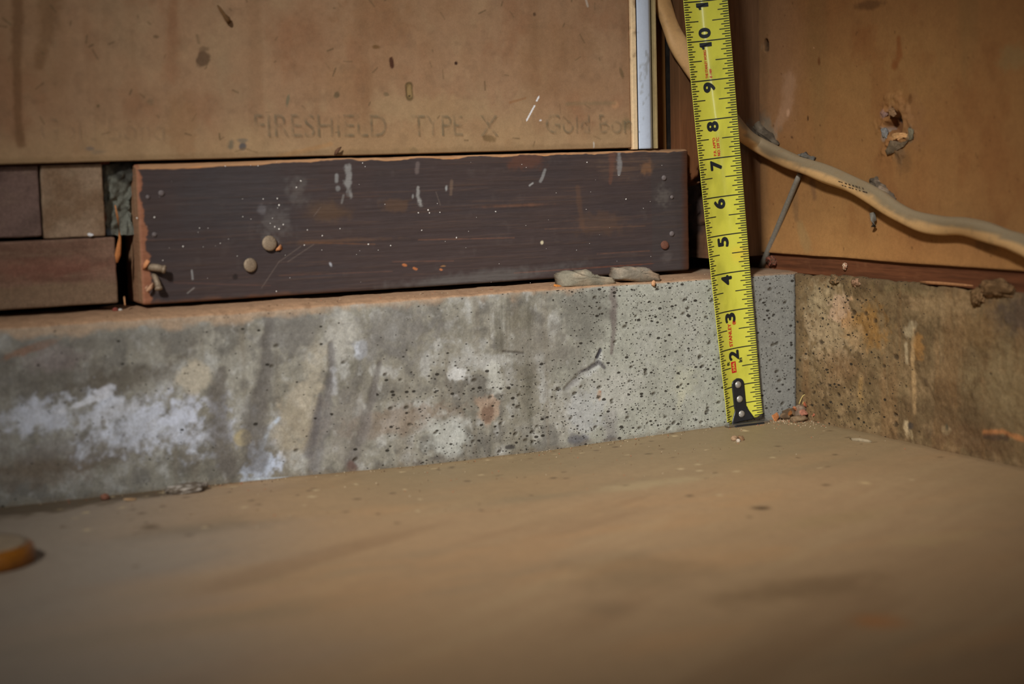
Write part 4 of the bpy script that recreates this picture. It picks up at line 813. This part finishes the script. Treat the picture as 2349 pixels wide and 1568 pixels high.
# ================================================================== cable and what is stuck along it
def catmull(pts, n):
    pts = [np.array(p, float) for p in pts]; pts = [2 * pts[0] - pts[1]] + pts + [2 * pts[-1] - pts[-2]]; out = []
    for i in range(1, len(pts) - 2):
        for k in range(n):
            t = k / n; a, b, c, d_ = pts[i - 1:i + 3]; out.append(.5 * (2 * b + (c - a) * t + (2 * a - 5 * b + 4 * c - d_) * t * t + (3 * b - a - 3 * c + d_) * t ** 3))
    out.append(pts[-2]); return out
def cable():
    ctrl = [at(1496, -70, 1, 1.75), at(1524, 20, 1, 1.7), at(1542, 70, 1, 1.58), at(1560, 108, 1, 1.42), at(1586, 152, 1, 1.3), at(1640, 225, 1, 1.2), at(1700, 302, 1, 1.05)]
    for (x, y), o_ in zip([(1745, 335), (1806, 366), (1855, 384), (1900, 401), (1950, 421), (2004, 449), (2055, 483), (2106, 507), (2157, 517), (2208, 519), (2259, 531), (2310, 548), (2349, 562), (2430, 592)], [.3, .26, .23, .22, .2, .22, .24, .24, .22, .24, .27, .26, .25, .25]):
        ctrl.append(at(x, y, 0, -o_))
    ctrl += [np.array([-.25, -13.0, 4.75]), np.array([-.25, -18.0, 5.0]), np.array([-.25, -25.0, 4.8]), np.array([-.25, -34.0, 5.1]), np.array([-.25, -44.0, 4.9]), np.array([-.25, -54.0, 5.0])]
    pts = catmull(ctrl, 9); n = 24; P, Fc, Cc = [], [], []; K = len(pts); rng = np.random.RandomState(4)
    for i, c in enumerate(pts):
        d_ = Vector(pts[min(i + 1, K - 1)] - pts[max(i - 1, 0)]).normalized(); kb = min(1, max(0, (i - 38) / 34)); nrm = (Vector((-1, -.15, .1)) * kb + Vector((-.3, -1, 0)) * (1 - kb)).normalized(); s = d_.cross(nrm).normalized(); t = s.cross(d_).normalized()
        tws = .35 * math.sin(i * .075 + .4) + .2 * math.sin(i * .16); ca, sa = math.cos(tws), math.sin(tws); s2 = s * ca + t * sa; t2 = t * ca - s * sa
        wgt = .222 + .014 * math.sin(i * .3) + (.03 if i < 50 else 0)
        for k in range(n):
            a = 2 * math.pi * k / n; e = .72; x = math.copysign(abs(math.cos(a)) ** e, math.cos(a)); y = math.copysign(abs(math.sin(a)) ** e, math.sin(a))
            P.append((Vector(c) + s2 * x * wgt + t2 * y * .15)[:]); Cc.append(((s2 * x + t2 * y * .6).normalized()).z)
    for i in range(K - 1):
        for k in range(n): Fc.append((i * n + k, i * n + (k + 1) % n, (i + 1) * n + (k + 1) % n, (i + 1) * n + k))
    Fc.append(tuple(range(n - 1, -1, -1))); Fc.append(tuple((K - 1) * n + k for k in range(n)))
    P = np.array(P); up = np.array(Cc); n1 = fb(P, (2.5,) * 3, 4, 211); n2 = fb(P, (9,) * 3, 3, 212)
    cc = np.tile(S(174, 138, 92), (len(P), 1)); k = (ss(-.05, .3, up + (n1 - .5) * .8 + .5 * ss(-.6, .6, P[:, 1]) * (P[:, 0] > -.9)) * ss(.25, -.3, np.abs(P[:, 0]) - 2.4))[:, None]; cc = cc * (1 - .85 * k) + S(108, 99, 80) * .85 * k
    k = (ss(.58, .75, n2) * .35)[:, None]; cc = cc * (1 - k) + S(120, 98, 68) * k
    o = mesh_obj('electrical_cable', P, Fc, mat('old_cable_jacket', rough=.6, fine=((20, .06), (60, .06)), bump=((20, .1),), spec=.35), None, cc, origin=pts[20]); tag(o, 'old cream electrical cable, dusty on top, sagging along the right wall', 'cable')
    V, F2 = [], []; rng = np.random.RandomState(8)          # rubbed-off print on the jacket
    for r_ in range(2):
        for j in range(9):
            if rng.rand() < .25: continue
            x = 1922 + j * 8 + rng.uniform(-1, 1); y = 417 + r_ * 7 + (x - 1932) * .28; l = rng.uniform(3, 6)
            b = len(V); V += [at(x, y, 0, -.385), at(x + l, y + l * .28, 0, -.385), at(x + l, y + l * .28 + 2, 0, -.385), at(x, y + 2, 0, -.385)]; F2.append((b, b + 1, b + 2, b + 3))
    mesh_obj('jacket_print', np.array(V), F2, mat('rubbed_print', S(58, 50, 42), bump=()), o, smooth=False)
    return o
cable()
M_rod = mat('dull_zinc', S(116, 110, 98), rough=.7, fine=((20, .2), (60, .1)), bump=((25, .3),), spec=.4, metal=.2)
t0, t1 = at(1835, 398, 0, -.12), at(1747, 612, 2, 4.0)
P, Fc = tube([t1 + (t0 - t1) * k / 12 for k in range(13)], [.085, .09, .085, .082, .08, .08, .08, .078, .078, .076, .075, .075, .07], 14)
tag(mesh_obj('long_nail', P, Fc, M_rod, None, origin=t1), 'long dull grey nail leaning from the curb up to the cable', 'nail')
st_ = empty('cable_staple', at(2003, 465, 0, 0)); tag(st_, 'dark metal staple pinning the cable to the orange drywall', 'staple')
for pts, rr, c in [([(1998, 416), (2004, 414), (2009, 424)], .05, (70, 62, 52)), ([(2001, 488), (2004, 505), (2004, 520)], .07, (104, 100, 90))]:
    V = [at(x, y, 0, -.12) for x, y in pts]; P, Fc = tube(V, rr, 10); mesh_obj('prong', P, Fc, mat('staple_metal', S(*c), rough=.6, metal=.3, spec=.4), st_)

def dust(pix, X, seed, lab, c=(66, 57, 46), c2=(96, 86, 72)):
    tag(solid('dust_fluff', pix, 0, X, .14, seed, S(*c), S(*c2), None, None, False, .09), lab, 'dust')
dust([(1703, 268), (1722, 268), (1745, 290), (1768, 312), (1782, 332), (1760, 334), (1735, 316), (1708, 298)], -.12, 401, 'grey cobwebby dust heaped on the cable beside the tape')
dust([(1994, 410), (2004, 406), (2012, 418), (2026, 428), (2040, 444), (2046, 456), (2030, 448), (2010, 434), (1996, 424)], -.12, 403, 'dark dust caught on top of the cable at the staple', (80, 70, 58), (124, 108, 90))
dust([(1826, 356), (1840, 350), (1862, 360), (1858, 368), (1840, 364)], -.16, 405, 'small bluish grey dust tuft on top of the cable', (100, 98, 92), (84, 78, 68))
# ================================================================== lumps on the curb
zt_ = CURB_H - .03
def lump(name, px0, px1, py, hgt, dep, seed, colr, label, cat, c2, ctop=None, Yc=.45):
    a = at(px0, py, 1, Yc); b = at(px1, py, 1, Yc); c = ((a[0] + b[0]) / 2, Yc, CURB_H - .1)
    o = rock(name, c, ((b[0] - a[0]) / 2 * .95, dep, hgt), seed, colr, M_conc, None, 0, 4, .28, c2); tag(o, label, cat); return o
tag(solid('mortar_lump', [(1297, 658), (1296, 640), (1300, 629), (1312, 622), (1330, 625), (1345, 621), (1357, 622), (1365, 630), (1378, 634), (1408, 636), (1414, 648), (1400, 660)], 1, .12, .6, 5, S(120, 114, 98), S(142, 130, 110), M_conc, None, False, .055), 'jagged pale mortar lump in front of the dark board, left of the two', 'mortar lump')
tag(solid('mortar_lump', [(1422, 640), (1422, 624), (1428, 614), (1440, 616), (1455, 612), (1475, 614), (1490, 616), (1500, 623), (1514, 629), (1516, 644), (1470, 648)], 1, .1, .6, 9, S(118, 110, 96), S(138, 120, 100), M_conc, None, False, .05), 'rounded pale mortar lump in front of the dark board, nearer the tape', 'mortar lump')
c = at(1497, 645, 1, .02); tag(rock('crumb', (c[0], -.02, c[2] - .05), (.06, .05, .08), 3, S(176, 134, 98), base=False, sub=2), 'tiny tan crumb stuck under the right mortar lump', 'crumb')
c = at(1128, 658, 1, .5); tag(flake('brick_chip', (c[0], .5, CURB_H - .03), (.08, .04), 4, S(120, 60, 42), (.2, .1, .3), .03), 'small dark red chip on the curb ledge below the board', 'chip')
c = at(1278, 648, 1, .35); tag(flake('wood_chip', (c[0], .35, CURB_H - .05), (.14, .07), 6, S(176, 112, 52), (.3, .2, .1), .04), 'small orange wood chip beside the left mortar lump', 'chip')
c = at(207, 537, 1, 1.5); tag(flake('plaster_chip', (c[0], 1.53, c[2] - .06), (.07, .05), 8, S(232, 230, 232), (1.1, .3, .2), .03), 'tiny white plaster chip on the tan brick face', 'chip')
for (x, y, s, cc, lab) in [(262, 683, .07, (118, 60, 50), 'small dull red crumb at the lower left end of the board'), (273, 668, .05, (170, 166, 156), 'pale grey crumb by the lower left end of the board')]:
    c = at(x, y, 1, 1.5); tag(rock('crumb', (c[0], 1.5, CURB_H - .02), (s, s, s * .8), 12, S(*cc), sub=2), lab, 'crumb')
# twig-like bits stuck on the drywall
q14 = lambda x, y, o=.0: at(x, y, 1, 1.34 - o)
P, Fc = tube([q14(499, 12), q14(506, 22, .03), q14(514, 34, .04), q14(522, 44, .05), q14(527, 52, .02)], [.015, .035, .04, .075, .05], 8, .6)
tag(mesh_obj('bark_sliver', P, Fc, M_gen, None, np.tile(S(92, 66, 40), (len(P), 1))), 'thin brown bark sliver stuck high on the left drywall', 'sliver')
P, Fc = tube([q14(768, 356), q14(772, 348, .05), q14(777, 342, .08), q14(783, 337, .05)], [.03, .05, .04, .012], 8, .4)
tag(mesh_obj('bark_sliver', P, Fc, M_gen, None, np.tile(S(84, 60, 44), (len(P), 1))), 'curled dark sliver at the bottom edge of the left drywall', 'sliver')
# dirt along the sill of the right wall
def clump(px, py, X, size, seed, c, lab, name='dirt_clump', c2=(120, 92, 62)):
    v = at(px, py, 0, X); tag(rock(name, v, size, seed, S(*c), None, None, 0, 4, .75, S(*c2), base=False), lab, 'dirt clump')
clump(2290, 662, .02, (.14, .5, .2), 14, (88, 66, 42), 'knobbly brown mud clump under the wooden sill at far right'); clump(2243, 680, -.02, (.1, .2, .2), 15, (92, 70, 44), 'small mud lump left of the big clump under the sill'); clump(1915, 640, .0, (.08, .16, .11), 16, (84, 70, 50), 'grey-brown dirt lump under the sill near the corner')
clump(1938, 610, .06, (.05, .06, .09), 18, (150, 108, 84), 'crumbly pale pinkish bit on the wooden sill', 'crumb_cluster', (214, 190, 164)); clump(1968, 648, .0, (.08, .18, .12), 19, (140, 108, 84), 'loose pinkish dirt hanging below the sill', 'dirt_clump', (96, 72, 50))
c0, c1_ = at(2110, 646, 0, .0), at(2232, 655, 0, .0); P, Fc = tube([c0 + (c1_ - c0) * k / 5 for k in range(6)], [.02, .035, .04, .035, .03, .012], 8, .6)
tag(mesh_obj('wood_splinter', P, Fc, M_gen, None, np.tile(S(150, 106, 70), (len(P), 1))), 'long pale splinter along the bottom of the wooden sill', 'splinter')
clump(1770, 598, .05, (.1, .2, .14), 20, (74, 52, 38), 'dark dirt wad in the gap at the foot of the long nail', 'dirt_clump', (130, 72, 56))

# ================================================================== debris on the floor
def fl(x, y, dz=0): v = at(x, y, 2, .03); return np.array([v[0], v[1], floor_z(np.array([v[0]]), np.array([v[1]]))[0] - .01 + dz])
tag(flake('leaf_chip', fl(1779, 966), (.2, .12), 31, S(166, 108, 66), (1.15, -.3, .5), .02), 'orange leaf-like chip right of the tape hook', 'chip')
tag(rock('dust_clump', fl(1828, 966) + [0, -.1, 0], (.24, .15, .09), 33, S(118, 98, 74), c2=S(96, 76, 54)), 'grey-brown dust clump in the corner debris', 'dust clump')
tag(rock('dust_clump', np.array([-.22, -.14, .02]), (.34, .16, .16), 34, S(74, 58, 42), c2=S(104, 84, 62)), 'dark dust heaped right in the floor corner', 'dust clump')
tag(rock('dust_clump', np.array([-.12, -.3, .02]), (.13, .2, .2), 36, S(104, 86, 70), c2=S(130, 112, 94)), 'greyish lint ball on top of the corner debris', 'dust clump')
def chipat(px, py, X, size, seed, c, tilt, lab):
    v = at(px, py, 1, X); tag(flake('brick_chip', (v[0], X, v[2] - .05), size, seed, S(*c), tilt, .05), lab, 'chip')
chipat(1843, 948, -.55, (.17, .1), 35, (150, 100, 80), (1.0, .3, .2), 'large salmon brick chip in the corner debris'); chipat(1869, 950, -.75, (.14, .05), 37, (154, 90, 66), (.9, -.5, .3), 'narrow orange-red brick chip right of the salmon chip')
chipat(1822, 938, -.3, (.09, .07), 43, (150, 96, 66), (.6, .5, .9), 'small tan-orange chip leaning in the corner debris'); chipat(1884, 956, -.95, (.08, .05), 44, (140, 84, 62), (.5, -.2, .4), 'tiny red-brown chip beside the narrow orange-red chip'); chipat(1846, 930, -.35, (.1, .07), 39, (140, 78, 52), (.8, .6, .1), 'small rusty chip at the top of the corner debris'); chipat(1812, 948, -.45, (.1, .06), 40, (120, 76, 40), (.7, -.4, .5), 'small brown chip behind the leaf chip')
tag(rock('pebble', at(1900, 968, 2, .02) + np.array([-.1, -.05, 0]), (.11, .14, .1), 41, S(168, 164, 150), c2=S(124, 104, 74)), 'pale grey pebble at the foot of the right wall', 'pebble')
M_straw = mat('straw', S(178, 158, 96), rough=.7, fine=((20, .1),), bump=())
P, Fc = tube(catmull([at(1833, 926, 1, -.3), at(1840, 910, 1, -.32), at(1846, 905, 1, -.35), at(1853, 904, 1, -.38), at(1848, 908, 1, -.36), at(1845, 918, 1, -.34), at(1841, 926, 1, -.3)], 5), .012, 6)
tag(mesh_obj('straw', P, Fc, M_straw, None), 'thin bent yellow straw sticking up from the corner debris', 'straw')
for (x, y, sz, sd, c, lab) in [(1686, 1009, (.09, .08, .07), 51, (150, 122, 94), 'largest tan crumb of the three in front of the tape'), (1700, 1008, (.07, .1, .08), 52, (124, 94, 66), 'brown crumb at the right of the three in front of the tape'), (1693, 1012, (.06, .05, .05), 53, (176, 164, 148), 'whitish crumb between two others in front of the tape')]:
    tag(rock('crumb', fl(x, y), sz, sd, S(*c), c2=S(92, 72, 52), sub=2), lab, 'crumb', 'crumbs in front of the tape')
P, Fc = tube([fl(1950, 1006, .02), fl(1958, 1011, .04), fl(1972, 1012, .05), fl(1990, 1014, .04), fl(1999, 1014, .02)], [.015, .045, .05, .045, .03], 8, .8)
tag(mesh_obj('twig', P, Fc, M_gen, None, np.tile(S(134, 120, 96), (len(P), 1))), 'short grey-brown twig on the floor near the right wall', 'twig')
tag(rock('stone_chip', fl(420, 1124) + [0, -.25, 0], (.46, .2, .11), 61, S(88, 78, 66), c2=S(150, 142, 132), sub=4), 'flat dark stone chip at the foot of the grey curb', 'stone chip')
tag(rock('crumb', fl(238, 1143) + [0, -.15, 0], (.1, .08, .08), 62, S(112, 74, 58), sub=2), 'reddish crumb at the left foot of the grey curb', 'crumb'); tag(flake('tan_flake', fl(296, 1146) + [0, -.1, 0], (.17, .08), 63, S(150, 122, 90), (.1, .1, .1), .03), 'small flat tan flake on the floor by the grey curb', 'flake')
# the amber disc cut off by the left picture edge
dc = np.array([-21.85, -5.0, 0.0]); P, Fc = lathe([(.86, .015), (.93, .05), (.95, .2), (.93, .33), (.86, .385), (.72, .40), (.3, .40)], dc, (0, 0, 1), 48)
disc = empty('amber_disc', dc); tag(disc, 'amber-brown round disc with pale scuffed top at the left edge of the floor', 'disc')
M_amb = mat('amber', S(122, 74, 18), rough=.45, fine=((6, .25),), bump=((10, .1),), spec=.4); M_ambt = mat('scuffed_top', S(128, 112, 90), rough=.5, fine=((5, .2),), bump=((12, .1),), spec=.4)
mesh_obj('disc_body', P, Fc, M_amb, disc, origin=dc); P, Fc = lathe([(.82, .388), (.82, .405), (.7, .415), (.2, .416)], dc, (0, 0, 1), 48); mesh_obj('disc_top', P, Fc, M_ambt, disc)
# sand and grit: too many to count
def grit():
    rng = np.random.RandomState(77); V, Fc = [], []; Cc = []
    for k in range(1100):
        m = rng.rand()
        if m < .45: x, y = -abs(rng.normal(.1, .7)) - .03, -abs(rng.normal(.1, .6)) - .03; 
        elif m < .6: x, y = rng.uniform(-20, -.1), -abs(rng.normal(0, .25)) - .05
        elif m < .8: x, y = rng.uniform(-20, -2.2), rng.uniform(.25, 1.2)
        else: x, y = rng.uniform(-19, -.3), -abs(rng.normal(1, 2.5)) - .1
        z = (CURB_H - .02) if y > 0 else floor_z(np.array([x]), np.array([y]))[0] + .0; r = rng.uniform(.008, .022); b = len(V)
        for d3 in ((1, 0, 0), (-1, 0, 0), (0, 1, 0), (0, -1, 0), (0, 0, 1), (0, 0, -.6)): V.append((x + d3[0] * r * rng.uniform(.6, 1.3), y + d3[1] * r * rng.uniform(.6, 1.3), z + d3[2] * r + r * .4))
        for f in ((0, 2, 4), (2, 1, 4), (1, 3, 4), (3, 0, 4), (2, 0, 5), (1, 2, 5), (3, 1, 5), (0, 3, 5)): Fc.append([b + i for i in f])
        c = [S(160, 144, 118), S(110, 84, 60), S(150, 92, 64), S(84, 66, 48)][rng.choice(4, p=[.35, .3, .15, .2])]; Cc += [c] * 6
    o = mesh_obj('grit', np.array(V), Fc, M_gen, None, np.array(Cc), origin=(-8, 0, 0), smooth=False); tag(o, 'fine sand and grit scattered along the curb and corner', 'grit', kind='stuff')
grit()
for o in bpy.data.objects:
    if '_o' in o: del o['_o']
